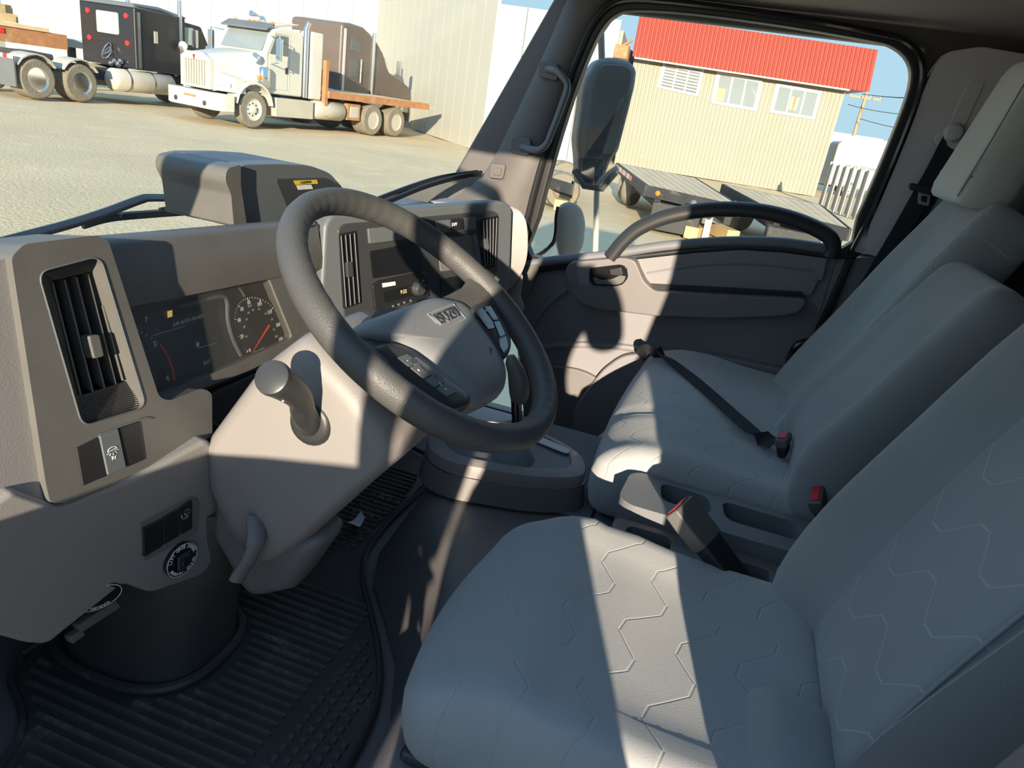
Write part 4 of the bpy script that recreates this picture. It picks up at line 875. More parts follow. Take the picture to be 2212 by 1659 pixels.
gr = P(wt, 'grille_surround', 'paint_white', MB().prism([(.98, -.62, .92), (.98, .62, .92), (.98, .60, 1.72), (.98, .35, 1.86), (.98, -.35, 1.86), (.98, -.60, 1.72)], (.16, 0, 0), [[(.98, -.50, 1.0), (.98, .50, 1.0), (.98, .48, 1.64), (.98, -.48, 1.64)]]), bevel=.02)
P(wt, 'grille_back', 'dark_steel', MB().bb(1.0, 1.03, -.5, .5, .98, 1.66))
for k in range(9): P(wt, 'grille_bar', 'dusty_metal', MB().bb(1.06, 1.12, -.45+k*.1125-.035, -.45+k*.1125+.035, 1.0, 1.64), bevel=.01)
P(wt, 'maker_badge', 'tail_red', MB().prism([(1.145, -.05, 1.78), (1.145, .05, 1.78), (1.145, 0, 1.64)], (.015, 0, 0)))
def hr(x, w, zt, zb): return [V((x, a*w, z)) for a, z in ((-1, zb), (-1, zt-.16), (-.9, zt-.05), (-.55, zt), (.55, zt), (.9, zt-.05), (1, zt-.16), (1, zb))]
P(wt, 'hood', 'paint_white', MB().loft([hr(.98, .62, 1.86, .9), hr(.45, .70, 1.96, .95), hr(-.05, .84, 2.06, 1.0), hr(-.55, .96, 2.12, 1.0)]), ang=50)
for s_ in (-1, 1):
    arc = [V((math.cos(a)*.66, s_*.72, .56+math.sin(a)*.66)) for a in [math.radians(8+k*20.5) for k in range(9)]]
    P(wt, 'fender', 'paint_white', MB().loft([[p, p+V((0, s_*.50, -.0)), p*1.0+V((0, s_*.50, .07)), p+V((0, 0, .10))] for p in arc]), bevel=.015)
    P(wt, 'headlamp_panel', 'paint_white', MB().prism([(1.0, s_*.60, .92), (1.0, s_*.60, 1.45), (.60, s_*1.06, 1.30), (.64, s_*1.16, .92)], (-.35, 0, 0)), bevel=.03)
    P(wt, 'headlamp', 'chrome', MB().prism([(1.01, s_*.70, 1.06), (1.01, s_*.70, 1.20), (.75, s_*1.02, 1.16), (.76, s_*1.04, 1.05)], (-.02, 0, 0)), bevel=.01)
    P(wt, 'air_cleaner', 'chrome', MB().lathe((-.42, s_*1.04, 1.46), (0, 0, 1), [(.15, -.3), (.19, -.25), (.19, .2), (.15, .27), (.02, .28)], 18))
    P(wt, 'work_lamp', 'chrome', MB().lathe((-.15, s_*1.02, 1.95), (1, 0, 0), [(.02, -.12), (.12, -.05), (.13, .03), (.02, .05)], 16))
    P(wt, 'marker_lamp', 'amber', MB().bb(-.32, -.16, s_*1.10-.05, s_*1.10+.05, 1.36, 1.48), bevel=.02)
    P(wt, 'mirror', 'chrome', MB().bb(-.65, -.55, s_*1.48-.10, s_*1.48+.10, 1.95, 2.55), bevel=.02)
    P(wt, 'mirror_arm', 'chrome', MB().tube([(-.7, s_*1.0, 2.6), (-.6, s_*1.48, 2.62), (-.6, s_*1.48, 1.9), (-.7, s_*1.02, 1.85)], .018, 6))
    P(wt, 'exhaust_stack', 'chrome', MB().tube([(-2.12, s_*.98, 1.0), (-2.12, s_*.98, 3.0), (-2.19, s_*1.02, 3.18)], [.085]*2+[.08], 14))
    P(wt, 'step_box', 'dusty_metal', MB().bb(-2.35, -.80, s_*.72, s_*1.18, .38, .92), bevel=.02)
    P(wt, 'fuel_tank', 'dusty_metal', MB().lathe((-3.9, s_*.92, .68), (1, 0, 0), [(.02, 0), (.24, .02), (.30, .08), (.30, 1.35), (.24, 1.42), (.02, 1.44)], 20), ang=50)
    P(wt, 'tool_box', 'rust', MB().bb(-4.6, -3.95, s_*.72, s_*1.16, .45, .98), bevel=.015)
    P(wt, 'tool_box_door', 'dusty_metal', MB().bb(-4.5, -4.08, s_*1.14, s_*1.175, .54, .90), bevel=.008)
    wheel(wt, 0, s_*1.13, s_, .52, .30, .06)
    for x in (-5.23, -6.53): wheel(wt, x, s_*1.22, s_, .52, .60, .16, 'dusty_metal')
cabp = [(-.45, 1.0), (-.48, 2.08), (-.80, 2.78), (-1.05, 2.86), (-1.95, 2.86), (-2.02, 2.7), (-2.02, 1.0)]
cb = P(wt, 'cab', 'paint_white', MB().prism([(x, -1.0, z) for x, z in cabp], (0, 2.0, 0)), bevel=.06, seg=3)
nW = V((.7, 0, .34)).normalized()
P(wt, 'windscreen', 'window_sky', MB().prism([(-.485, -.88, 2.16), (-.485, .88, 2.16), (-.775, .84, 2.70), (-.775, -.84, 2.70)], nW*.025), bevel=.006)
P(wt, 'sun_visor', 'slate_plastic', MB().prism([(-.55, -.98, 2.72), (-.55, .98, 2.72), (-.86, .98, 2.90), (-.86, -.98, 2.90)], (0, 0, .05)), bevel=.015)
for s_ in (-1, 1):
    P(wt, 'side_window', 'window_dark', MB().prism([(-.68, s_*1.0, 2.12), (-1.38, s_*1.0, 2.12), (-1.38, s_*1.0, 2.66), (-.92, s_*1.0, 2.66)], (0, s_*.012, 0)))
    P(wt, 'door_line', 'dusty_metal', MB().tube([(-.58, s_*1.003, 1.1), (-.58, s_*1.003, 2.1), (-.88, s_*1.003, 2.7), (-1.45, s_*1.003, 2.7), (-1.45, s_*1.003, 1.1)], .012, 5))
    P(wt, 'door_handle', 'dark_steel', MB().bb(-1.38, -1.28, s_*1.0, s_*1.03, 1.62, 1.80))
    P(wt, 'door_panel', 'paint_white', MB().bb(-1.38, -.66, s_*1.0, s_*1.012, 1.15, 2.0), bevel=.004)
for k in (-2, -.45, 0, .45, 2): P(wt, 'roof_lamp', 'amber', MB().lathe((-.95, k*.40, 2.92), (0, 0, 1), [(.07, -.05), (.06, .04), (.03, .07), (.005, .075)], 10))
P(wt, 'air_horn', 'chrome', MB().tube([(-1.3, .1, 2.9), (-1.3, .1, 3.05), (-1.0, .1, 3.12), (-.75, .1, 3.14)], [.02, .02, .03, .09], 10))
P(wt, 'roof_rack', 'dusty_metal', MB().tube([(-1.1, .8, 2.9), (-1.95, .8, 3.05), (-1.95, -.8, 3.05), (-1.1, -.8, 2.9)], .025, 6))
P(wt, 'headboard', 'paint_white', MB().bb(-2.78, -2.28, -1.05, 1.08, .98, 2.95), bevel=.05)
P(wt, 'rack_post', 'rust', MB().bb(-2.98, -2.84, 1.02, 1.18, .5, 2.2), bevel=.01)
P(wt, 'rack_post', 'rust', MB().bb(-2.98, -2.84, -1.18, -1.02, .5, 2.2), bevel=.01)
P(wt, 'deck_edge', 'rust', MB().bb(-8.4, -2.95, 1.17, 1.25, 1.08, 1.30)); P(wt, 'deck_edge', 'rust', MB().bb(-8.4, -2.95, -1.25, -1.17, 1.08, 1.30))
for k in range(7): P(wt, 'deck_plank', 'deck_wood', MB().bb(-8.4, -2.95, -1.16+k*.332, -1.16+k*.332+.32, 1.22, 1.30))
P(wt, 'rear_ramp', 'dusty_metal', MB().bb(-9.0, -8.42, -1.2, 1.2, 1.08, 1.22), bevel=.01)

# ---- two sleeper tractors seen from behind
def tractor(name, label, loc, rz, pm, aero, sc=1.0):
    t = thing(name, loc, label, 'truck', local=True, rz=rz); t.scale = (sc, sc, sc)
    P(t, 'chassis', 'dark_steel', MB().bb(-.8, 7.4, -.42, .42, .62, .95))
    for s_ in (-1, 1):
        for x in (0, 1.32): wheel(t, x, s_*1.22, s_, .52, .58, .20, 'chrome')
        wheel(t, 6.5, s_*1.18, s_, .52, .3, .06, 'chrome')
        P(t, 'mud_flap', 'slate_plastic', MB().bb(-.66, -.62, s_*.62, s_*1.24, .28, 1.05)); P(t, 'flap_stripe', 'label_white', MB().bb(-.665, -.615, s_*.62, s_*1.24, .98, 1.08)); P(t, 'flap_stripe', 'tail_red', MB().bb(-.668, -.612, s_*.86, s_*1.02, .98, 1.08))
        for x in (0, 1.32):
            arc = [V((x+math.cos(a)*.62, s_*.62, .54+math.sin(a)*.60)) for a in [math.radians(30+k*20) for k in range(7)]]
            P(t, 'mudguard', 'dusty_metal', MB().loft([[p, p+V((0, s_*.62, 0)), p+V((0, s_*.62, .04)), p+V((0, 0, .04))] for p in arc]))
        P(t, 'fuel_tank', 'dusty_metal', MB().lathe((2.5, s_*.95, .70), (1, 0, 0), [(.02, 0), (.26, .02), (.33, .09), (.33, 2.2), (.27, 2.28), (.02, 2.3)], 22), ang=50)
        for x in (3.0, 3.9): P(t, 'tank_strap', 'steel', MB().lathe((x, s_*.95, .70), (1, 0, 0), [(.33, -.03), (.337, -.03), (.337, .03), (.33, .03)], 22))
        P(t, 'exhaust_stack', 'chrome', MB().tube([(4.0 if aero else 5.1, s_*1.12, 1.1), (4.0 if aero else 5.1, s_*1.12, 3.3)], .07, 12))
        P(t, 'side_window', 'window_green', MB().prism([(4.35+(0 if aero else .85), s_*1.08, 2.02), (5.2+(0 if aero else .7), s_*1.08, 2.02), (4.95+(0 if aero else .75), s_*1.06, 2.55), (4.35+(0 if aero else .85), s_*1.06, 2.55)], (0, s_*.02, 0)), bevel=.004)
        P(t, 'mirror', 'chrome', MB().bb(5.3, 5.4, s_*1.5-.1, s_*1.5+.1, 1.95, 2.5), bevel=.02)
    if aero:
        prof_ = [(1.95, 1.0), (1.95, 3.35), (2.5, 3.42), (3.3, 3.40), (4.1, 3.15), (4.75, 2.72), (5.35, 2.05), (6.2, 1.88), (7.1, 1.60), (7.35, 1.1), (7.3, .75), (2.0, .75)]
        P(t, 'cab_body', pm, MB().prism([(x, -1.10, z) for x, z in prof_], (0, 2.2, 0)), bevel=.12, seg=3)
        for s_ in (-1, 1):
            P(t, 'corner_strip', 'pillar_lilac', MB().bb(2.05, 2.17, s_*1.09, s_*1.125, 1.0, 3.2)); P(t, 'sleeper_window', 'window_dark', MB().prism([(2.5, s_*1.1, 2.55), (3.2, s_*1.1, 2.5), (3.1, s_*1.1, 2.85), (2.5, s_*1.1, 2.95)], (0, s_*.02, 0)))
            P(t, 'side_vent', 'window_dark', MB().bb(2.5, 3.0, s_*1.1-.01, s_*1.1+.02, 1.65, 2.25)); P(t, 'grab_rail', 'steel', MB().tube([(3.2, s_*1.14, 1.5), (3.2, s_*1.14, 2.3)], .03, 6))
    else:
        D = 1.4
        P(t, 'sleeper_box', pm, MB().prism([(1.9+D, -1.16, 1.05), (1.9+D, -1.16, 2.80), (1.98+D, -1.16, 2.88), (2.9+D, -1.16, 2.90), (3.9+D, -1.16, 2.80), (3.9+D, -1.16, 1.05)], (0, 2.32, 0)), bevel=.07, seg=3)
        P(t, 'roof_cap', 'slate_plastic', MB().prism([(1.86+D, -1.18, 2.80), (1.92+D, -1.1, 2.93), (2.9+D, -1.1, 2.97), (3.95+D, -1.1, 2.84), (3.95+D, -1.18, 2.78)], (0, 2.3, 0)), bevel=.04)
        P(t, 'cab_body', pm, MB().prism([(3.9+D, -1.05, 1.0), (3.9+D, -1.05, 2.7), (4.7+D, -1.05, 2.65), (5.1+D, -1.05, 2.0), (5.1+D, -1.05, 1.0)], (0, 2.1, 0)), bevel=.06)
        P(t, 'hood', pm, MB().bb(5.0+D, 7.3, -.8, .8, .95, 1.9), bevel=.10, seg=3)
        P(t, 'rear_window', 'window_green', MB().prism(fil([(1.9+D, -.50, 1.98), (1.9+D, .42, 1.98), (1.9+D, .42, 2.60), (1.9+D, -.50, 2.60)], .06, 3), (-.02, 0, 0)))
        for y, z in ((.78, 2.55), (.78, 1.78), (-.82, 2.55), (-.82, 1.78)): P(t, 'tail_lamp', 'tail_red', MB().lathe((1.90+D, y, z), (-1, 0, 0), [(.08, 0), (.075, .03), (.01, .035)], 14))
        P(t, 'corner_strip', 'steel', MB().bb(2.0+D, 2.08+D, -1.19, -1.15, 1.1, 2.7)); P(t, 'side_hatch', 'dusty_metal', MB().bb(2.6+D, 2.75+D, -1.18, -1.15, 1.9, 2.25), bevel=.01)
        P(t, 'round_mirror', 'steel', MB().lathe((3.6+D, -1.35, 1.95), (-1, -.3, 0), [(.16, 0), (.15, .04), (.02, .06)], 16)); P(t, 'hose_coil', 'steel', MB().tube([V((1.75+D+.12*math.sin(a), -.1+.25*math.cos(a)*.6, 1.35+.2*math.sin(a)+.02*a)) for a in [k*.4 for k in range(30)]], .02, 6))
        for y, z in ((-.35, 1.20), (-.50, 1.12), (-.20, 1.12), (-.60, 1.22)): P(t, 'air_fitting', 'chrome', MB().lathe((1.82+D, y, z), (-1, 0, 0), [(.09, 0), (.08, .05), (.02, .07)], 12))
        P(t, 'fifth_wheel', 'dark_steel', MB().bb(.1, 1.1, -.45, .45, .95, 1.18), bevel=.05)
    return t
tractor('sleeper_tractor', 'black flat-topped sleeper tractor with four red rear lamps', (14.75, 19.8, GZ), math.radians(-4), 'paint_black', False, 1.0)
tractor('sleeper_tractor', 'grey-brown aerodynamic sleeper tractor behind the rusty flat deck', (23.3, 17.0, GZ), math.radians(-3), 'paint_brown', True, 1.1)
# ---- lowboy deck with timbers at the far left
tl = thing('timber_trailer', (15.0, 23.9, GZ), 'rusty trailer deck stacked with rough timbers behind the black tractor', 'trailer', local=True, rz=math.radians(-12))
P(tl, 'deck_beam', 'rust', MB().bb(-3, 4.6, -.15, .15, 1.25, 1.72)); P(tl, 'deck_beam', 'rust', MB().bb(-3, 4.6, 2.0, 2.3, 1.25, 1.72))
P(tl, 'deck_top', 'deck_wood', MB().bb(-3, 4.0, -.2, 2.35, 1.72, 1.84)); P(tl, 'neck', 'paint_white', MB().bb(4.0, 7.5, .2, 1.8, 1.35, 1.62), bevel=.03)
for x in (-1.8, -.5, .9, 2.3): P(tl, 'stake_pocket', 'tail_red' if x > 2 else 'dark_steel', MB().bb(x, x+.3, -.18, -.12, 1.5, 1.66))
for s_ in (0, 1): wheel(tl, -1.5+s_*1.3, -.1, -1, .5, .3, .1)
P(tl, 'landing_leg', 'dark_steel', MB().bb(5, 5.2, .4, .6, .0, 1.35))
for k, (x, y, z, L_, a) in enumerate(((-1.2, .3, 1.86, 3.2, .05), (-1.0, .9, 1.86, 3.4, -.06), (-1.4, .5, 2.12, 3.3, .1), (-.8, 1.1, 2.12, 2.9, -.1), (-1.6, .7, 2.38, 3.4, .02))):
    b = MB().box((0, 0, .12), (L_, .30, .25)).build('timber_beam', 'timber'); b.location = V((15.0, 23.9, GZ))+Matrix.Rotation(math.radians(-12), 3, 'Z') @ V((x+2.8, y, z)); b.rotation_euler = (0, 0, math.radians(-12)+a)
    tag(b, ['lowest front timber beam on the rusty trailer', 'lowest rear timber beam on the rusty trailer', 'middle front timber beam on the rusty trailer', 'middle rear timber beam on the rusty trailer', 'topmost timber beam on the rusty trailer stack'][k], 'timber', 'timbers on the trailer')

# ---- white warehouse made of upright wall sheets
wh = thing('warehouse', (30, 14, GZ), 'long white warehouse wall standing behind the parked trucks', 'building')
ZT = 4.05
def wallrun(a, b, par, m, zt, pw=1.15, name='wall_sheet', th_=.12):
    a, b = V(a), V(b); d = b-a; n = max(1, round(d.length/pw)); u = d.normalized(); nn_ = V((u.y, -u.x, 0))
    for k in range(n):
        p, q = a+d*(k/n)+u*.012, a+d*((k+1)/n)-u*.012
        MB().prism([(p.x, p.y, GZ), (q.x, q.y, GZ), (q.x, q.y, zt), (p.x, p.y, zt)], nn_*th_).build(name, m, par)
wallrun((24.3, 4.75, 0), (24.0, 9.0, 0), wh, 'wall_white', ZT); wallrun((24.0, 9.0, 0), (37, 20.5, 0), wh, 'wall_white', ZT+1.25); wallrun((37, 20.5, 0), (39, 50, 0), wh, 'wall_white', ZT+1.5, 1.6)
wallrun((24.3, 4.75, 0), (30.6, 5.6, 0), wh, 'siding_cream', ZT-.3, .6)
P(wh, 'wall_core', 'dusty_metal', MB().prism([(24.45, 4.9, GZ), (24.2, 9.0, GZ), (37.2, 20.5, GZ), (39.2, 50, GZ), (60, 50, GZ), (60, 6, GZ), (30.6, 5.8, GZ)], (0, 0, 4.7)))
P(wh, 'downpipe', 'rust', MB().tube([(24.15, 4.7, GZ), (24.15, 4.7, 3.2), (24.3, 4.3, 3.5)], .05, 6)); P(wh, 'roof_edge', 'dusty_metal', MB().tube([(23.95, 9.0, ZT+1.25), (36.95, 20.5, ZT+1.25)], .06, 6))
P(wh, 'bracket', 'rust', MB().bb(23.9, 24.2, 4.3, 4.75, 2.9, 3.3))

# ---- cream building with the red eave
rbd = thing('red_roof_building', (31.5, 1, GZ), 'cream ribbed building with deep red metal eave and three windows', 'building')
RA, RB = V((31.0, 5.3, 0)), V((32.5, -3.25, 0)); ru = (RB-RA).normalized(); rn = V((ru.y, -ru.x, 0)); rn = rn if rn.x < 0 else -rn
def ribbed(a, b, z0, z1, pitch, dep, off0=V(), off1=V()):
    n = int((b-a).length/pitch); u = (b-a).normalized(); nn_ = rn; lo_, hi_ = [], []
    for k in range(n):
        for t, h in ((0, 0), (.18, 1), (.38, 1), (.56, 0)):
            p = a+u*((k+t)*pitch)+nn_*(h*dep); lo_.append(p+V((0, 0, z0))+off0); hi_.append(p+V((0, 0, z1))+off1)
    lo_.append(b+V((0, 0, z0))+off0); hi_.append(b+V((0, 0, z1))+off1); m_ = len(lo_)
    return MB().add(lo_+hi_, [(i, i+1, i+1+m_, i+m_) for i in range(m_-1)])
P(rbd, 'ribbed_siding', 'siding_cream', ribbed(RA, RB, GZ, 3.62, .17, .03), smooth_=False)
P(rbd, 'wall_core', 'siding_cream', MB().prism([RA-rn*.03+V((0, 0, GZ)), RB-rn*.03+V((0, 0, GZ)), RB-rn*6+V((0, 0, GZ)), RA-rn*6+V((0, 0, GZ))], (0, 0, 4.4)))
P(rbd, 'red_eave', 'paint_red', ribbed(RA-ru*.1, RB+ru*.75, 3.50, 5.08, .17, .035, rn*.55, rn*.05), smooth_=False)
P(rbd, 'eave_core', 'paint_red', MB().prism([RA+V((0, 0, 3.52))+rn*.5-ru*.1, RA+V((0, 0, 5.06))-ru*.1, RA-rn*5+V((0, 0, 5.3))-ru*.1, RA-rn*5+V((0, 0, 3.52))-ru*.1], ru*((RB-RA).length+.85)))
P(rbd, 'gutter', 'paint_white', MB().tube([RA+V((0, 0, 3.47))+rn*.5, RB+V((0, 0, 3.47))+rn*.5], .05, 6))
RF = (RA+rn*.05, rn)
for k, q in enumerate((((1433, 131), (1522, 148), (1508, 209), (1419, 189)), ((1549, 153), (1648, 172), (1634, 241), (1535, 223)), ((1677, 179), (1776, 197), (1760, 259), (1662, 243)))):
    w_ = plate('window', q, RF, .10, 'paint_white', rbd, bevel=.02)
    def bil(s_, t): a = V((*q[0], 0)).lerp(V((*q[1], 0)), s_); b = V((*q[3], 0)).lerp(V((*q[2], 0)), s_); c_ = a.lerp(b, t); return (c_.x, c_.y)
    np_ = 3
    for i in range(np_):
        s0, s1 = .07+i*.88/np_+.015, .07+(i+1)*.88/np_-.02
        plate('pane', [bil(s0, .10), bil(s1, .10), bil(s1, .90), bil(s0, .90)], sh(RF, .015), .02, 'window_dark' if k == 0 else 'window_sky', w_, bevel=0)
        if k == 0:
            for j in range(7): plate('blind_slat', [bil(s0, .13+j*.11), bil(s1, .13+j*.11), bil(s1, .18+j*.11), bil(s0, .18+j*.11)], sh(RF, .03), .008, 'dusty_metal', w_, bevel=0)
    if k == 1: plate('cardboard', [bil(.09, .5), bil(.26, .5), bil(.26, .88), bil(.09, .88)], sh(RF, .03), .01, 'timber', w_, bevel=0)
    if k == 2:
        for j in (.3, .5): plate('hanging_cloth', [bil(.3+j*.3, .35), bil(.42+j*.3, .35), bil(.40+j*.3, .8), bil(.30+j*.3, .8)], sh(RF, .03), .01, 'deck_wood', w_, bevel=0)

# ---- flat trailers parked beside us
def flat(label, c4, zt, tape):
    c4 = [V((*p, zt)) for p in c4]; ctr = sum(c4, V())/4
    t = thing('flat_trailer', V((ctr.x, ctr.y, GZ)), label, 'trailer', 'flat trailers beside the cab')
    A, B, C_, D = c4                       # A-B long near edge with tape, B-C end towards us
    n = 9
    for k in range(n):
        p0, p1 = A.lerp(D, k/n+.004), A.lerp(D, (k+1)/n-.004); q0, q1 = B.lerp(C_, k/n+.004), B.lerp(C_, (k+1)/n-.004)
        MB().prism([p0, p1, q1, q0], (0, 0, -.05)).build('deck_plank', 'deck_wood', t)
    for a, b in ((A, B), (B, C_), (C_, D), (D, A)):
        d = (b-a).normalized(); n_ = V((d.y, -d.x, 0))*.03
        MB().prism([a+n_, b+n_, b-n_, a-n_], (0, 0, -.20)).build('deck_rail', 'dark_steel', t)
    d = (B-A); nn_ = V((d.y, -d.x, 0)).normalized(); nn_ = nn_ if nn_.dot(ctr-A) < 0 else -nn_
    if tape:
        for k in range(8):
            a, b = A.lerp(B, .04+k*.075), A.lerp(B, .04+k*.075+.07); MB().prism([a+nn_*.035+V((0, 0, -.03)), b+nn_*.035+V((0, 0, -.03)), b+nn_*.035+V((0, 0, -.13)), a+nn_*.035+V((0, 0, -.13))], nn_*.01).build('reflective_tape', 'tail_red' if k % 2 else 'label_white', t)
    e = (C_-B); en = V((e.y, -e.x, 0)).normalized(); en = en if en.dot(ctr-B) < 0 else -en
    for k, m in ((.15, 'amber'), (.8, 'tail_red')):
        MB().lathe(B.lerp(C_, k)+en*.03+V((0, 0, -.1)), en, [(.05, 0), (.045, .02), (.005, .03)], 12).build('lamp', m, t)
    for s_ in (.12, .88):
        a = A.lerp(D, s_); b = B.lerp(C_, s_)
        MB().prism([a+V((0, 0, -.2)), b+V((0, 0, -.2)), b+V((0, 0, -.36)), a+V((0, 0, -.36))], (D-A).normalized()*.12).build('frame_rail', 'dark_steel', t)
    for k in (.62, .78):
        for s_ in (.12, .88):
            c = B.lerp(A, k).lerp(C_.lerp(D, k), s_); ax = (D-A).normalized()*(1 if s_ > .5 else -1); R2 = .36
            MB().lathe(V((c.x, c.y, GZ+R2)), ax, [(.05, -.12), (R2*.9, -.12), (R2, -.06), (R2, .06), (R2*.9, .12), (R2*.55, .11), (R2*.4, .05), (.02, .07)], 20).build('tyre', 'dusty_tyre', t)
    for s_ in (.2, .8):
        c = B.lerp(A, .1).lerp(C_.lerp(D, .1), s_); MB().bb(c.x-.06, c.x+.06, c.y-.06, c.y+.06, GZ+.02, zt-.2).build('support_leg', 'dusty_metal', t)
        MB().bb(c.x-.14, c.x+.14, c.y-.14, c.y+.14, GZ, GZ+.03).build('leg_foot', 'rust', t)
    MB().prism([B.lerp(A, .12).lerp(C_.lerp(D, .12), .5)+V((-.5, -.4, -.75)), B.lerp(A, .12).lerp(C_.lerp(D, .12), .5)+V((.6, -.4, -.75)), B.lerp(A, .12).lerp(C_.lerp(D, .12), .5)+V((.6, .5, -.75)), B.lerp(A, .12).lerp(C_.lerp(D, .12), .5)+V((-.5, .5, -.75))], (0, 0, .5)).build('tool_chest', 'dark_steel', t, bevel=.02)
    return t
flat('flat plank trailer with red and white tape along its long edge', [(18.0, 2.94), (12.6, 1.38), (11.75, -.37), (17.4, .85)], 0.0, True)
flat('bare flat plank trailer nearest the fence panels', [(16.9, .15), (12.3, -.85), (11.2, -2.1), (15.6, -2.0)], 0.0, False)
cq = [at(x, y, AZp(-.2)) for x, y in ((1240, 362), (1172, 345), (1152, 372), (1238, 398))]
flat('distant flat plank trailer seen left of the side mirror', [(p.x, p.y) for p in cq], -.2, False)
for k, (x, y, L_, a) in enumerate(((1452, 486, .7, .3), (1504, 512, .9, -.2), (1560, 514, .8, .5), (1215, 452, .8, .1))):
    c = at(x, y, AZp(GZ)); b = MB().box((0, 0, .11), (L_, .26, .22)).build('wood_block', 'timber', bevel=.01); b.location = (c.x, c.y, GZ); b.rotation_euler = (0, 0, a)
    tag(b, ('pale wood block on the gravel left of the trailer wheels', 'pale wood block on the gravel below the arched door grip', 'pale wood block lying nearest the second trailer', 'pale wood block on the gravel below the side mirror')[k], 'wood block', 'wood blocks on the gravel')
for k, (x, y) in enumerate(((1500, 443), (1522, 449), (1544, 447), (1566, 456), (1592, 452))):
    c = at(x, y, AX(11.3)); cy = thing('gas_cylinder', V((11.4, c.y, c.z-.18)), 'pale gas cylinder lying under the taped trailer deck end, %s from the left' % ('first', 'second', 'third', 'fourth', 'fifth')[k], 'cylinder', 'cylinders under the trailer edge')
    MB().lathe(V((11.2, c.y, c.z)), (1, .1, 0), [(.01, 0), (.04, .01), (.055, .05), (.055, .4), (.02, .42)], 16).build('tank', 'siding_cream', cy); MB().lathe(V((11.2, c.y, c.z)), (-1, -.1, 0), [(.03, 0), (.03, .04), (.005, .045)], 10).build('valve', 'dusty_metal', cy)

# ---- fence panels, vans, pole, wires
for k in range(6):
    q = V((26.6-k*.55, -3.05-k*.16, GZ)); f_ = thing('fence_panel', q, 'grey metal fence panel, %s from the building corner' % ('first', 'second', 'third', 'fourth', 'fifth', 'sixth')[k], 'fence panel', 'fence panels by the building')
    MB().box(q+V((0, 0, .75)), (.53, .05, 1.5)).build('sheet', 'dusty_metal', f_, bevel=.01); MB().box(q+V((.24, .05, .8)), (.05, .05, 1.5)).build('post', 'steel', f_)
def van(loc, rz, label, L_=5.5, H=2.4, Wd=2.0):
    t = thing('delivery_van', loc, label, 'van', 'vans beyond the fence', local=True, rz=rz)
    P(t, 'body', 'paint_white', MB().prism([(-L_/2, -Wd/2, .4), (-L_/2, -Wd/2, H-.1), (-L_/2+.2, -Wd/2, H), (L_*.16, -Wd/2, H), (L_*.30, -Wd/2, H*.62), (L_*.48, -Wd/2, H*.48), (L_/2, -Wd/2, .5), (L_/2, -Wd/2, .35)], (0, Wd, 0)), bevel=.12, seg=3)
    for s_ in (-1, 1):
        P(t, 'side_window', 'window_dark', MB().prism([(L_*.10, s_*Wd/2, H*.64), (L_*.28, s_*Wd/2, H*.62), (L_*.19, s_*Wd/2, H*.9), (L_*.10, s_*Wd/2, H*.9)], (0, s_*.01, 0))); P(t, 'side_stripe', 'slate_plastic', MB().bb(-L_*.4, L_*.1, s_*Wd/2-.005, s_*Wd/2+.012, H*.55, H*.60))
        for x in (-L_*.3, L_*.32): wheel(t, x, s_*(Wd/2+.02), s_, .34, .22, .04)
    P(t, 'windscreen', 'window_dark', MB().prism([(L_*.175, -Wd*.44, H*.97), (L_*.175, Wd*.44, H*.97), (L_*.305, Wd*.46, H*.64), (L_*.305, -Wd*.46, H*.64)], (.02, 0, .015)))
    return t
van((38, -6.6, GZ), math.radians(-84), 'white van just beyond the fence panels'); van((47, -7.5, GZ), math.radians(-88), 'white van parked farthest behind the fence', 6.5, 2.9)
van((65, -8.4, GZ), math.radians(-90), 'tall white box van nearest the building corner', 8, 3.4)
pv = ray(1842, 300); pv = V((pv.x, pv.y, 0)).normalized(); pb = V((CAM.x, CAM.y, 0))+pv*60
up_ = thing('utility_pole', (pb.x, pb.y, GZ), 'tall wooden utility pole right of the red eave', 'utility pole')
MB().tube([V((pb.x, pb.y, GZ)), V((pb.x, pb.y, 5.4))], [.16, .11], 10).build('pole', 'wood_pole', up_)
MB().bb(pb.x-.06, pb.x+.06, pb.y-1.1, pb.y+1.1, 4.9, 5.05).build('crossarm', 'wood_pole', up_)
for k in (-1, -.35, .35, 1): MB().lathe((pb.x, pb.y+k, 5.05), (0, 0, 1), [(.05, 0), (.07, .08), (.03, .16), (.005, .17)], 10).build('insulator', 'dusty_metal', up_)
for k, (dy, z0, z1) in enumerate(((-1, 5.2, 6.4), (-.35, 5.2, 6.0), (.35, 5.2, 5.6), (1, 4.4, 4.6), (.0, 3.6, 3.7))):
    m = MB().tube([V((pb.x+(t*-22 if k < 3 else t*-14), pb.y+dy-t*7, z0+(z1-z0)*t-.9*4*t*(1-t)*.6)) for t in [j/12 for j in range(13)]], .02, 5); w_ = m.build('overhead_wire', 'dark_steel')
    tag(w_, 'black overhead wire on the utility pole, %s from the top' % ('first', 'second', 'third', 'fourth', 'fifth')[k], 'wire', 'overhead wires')

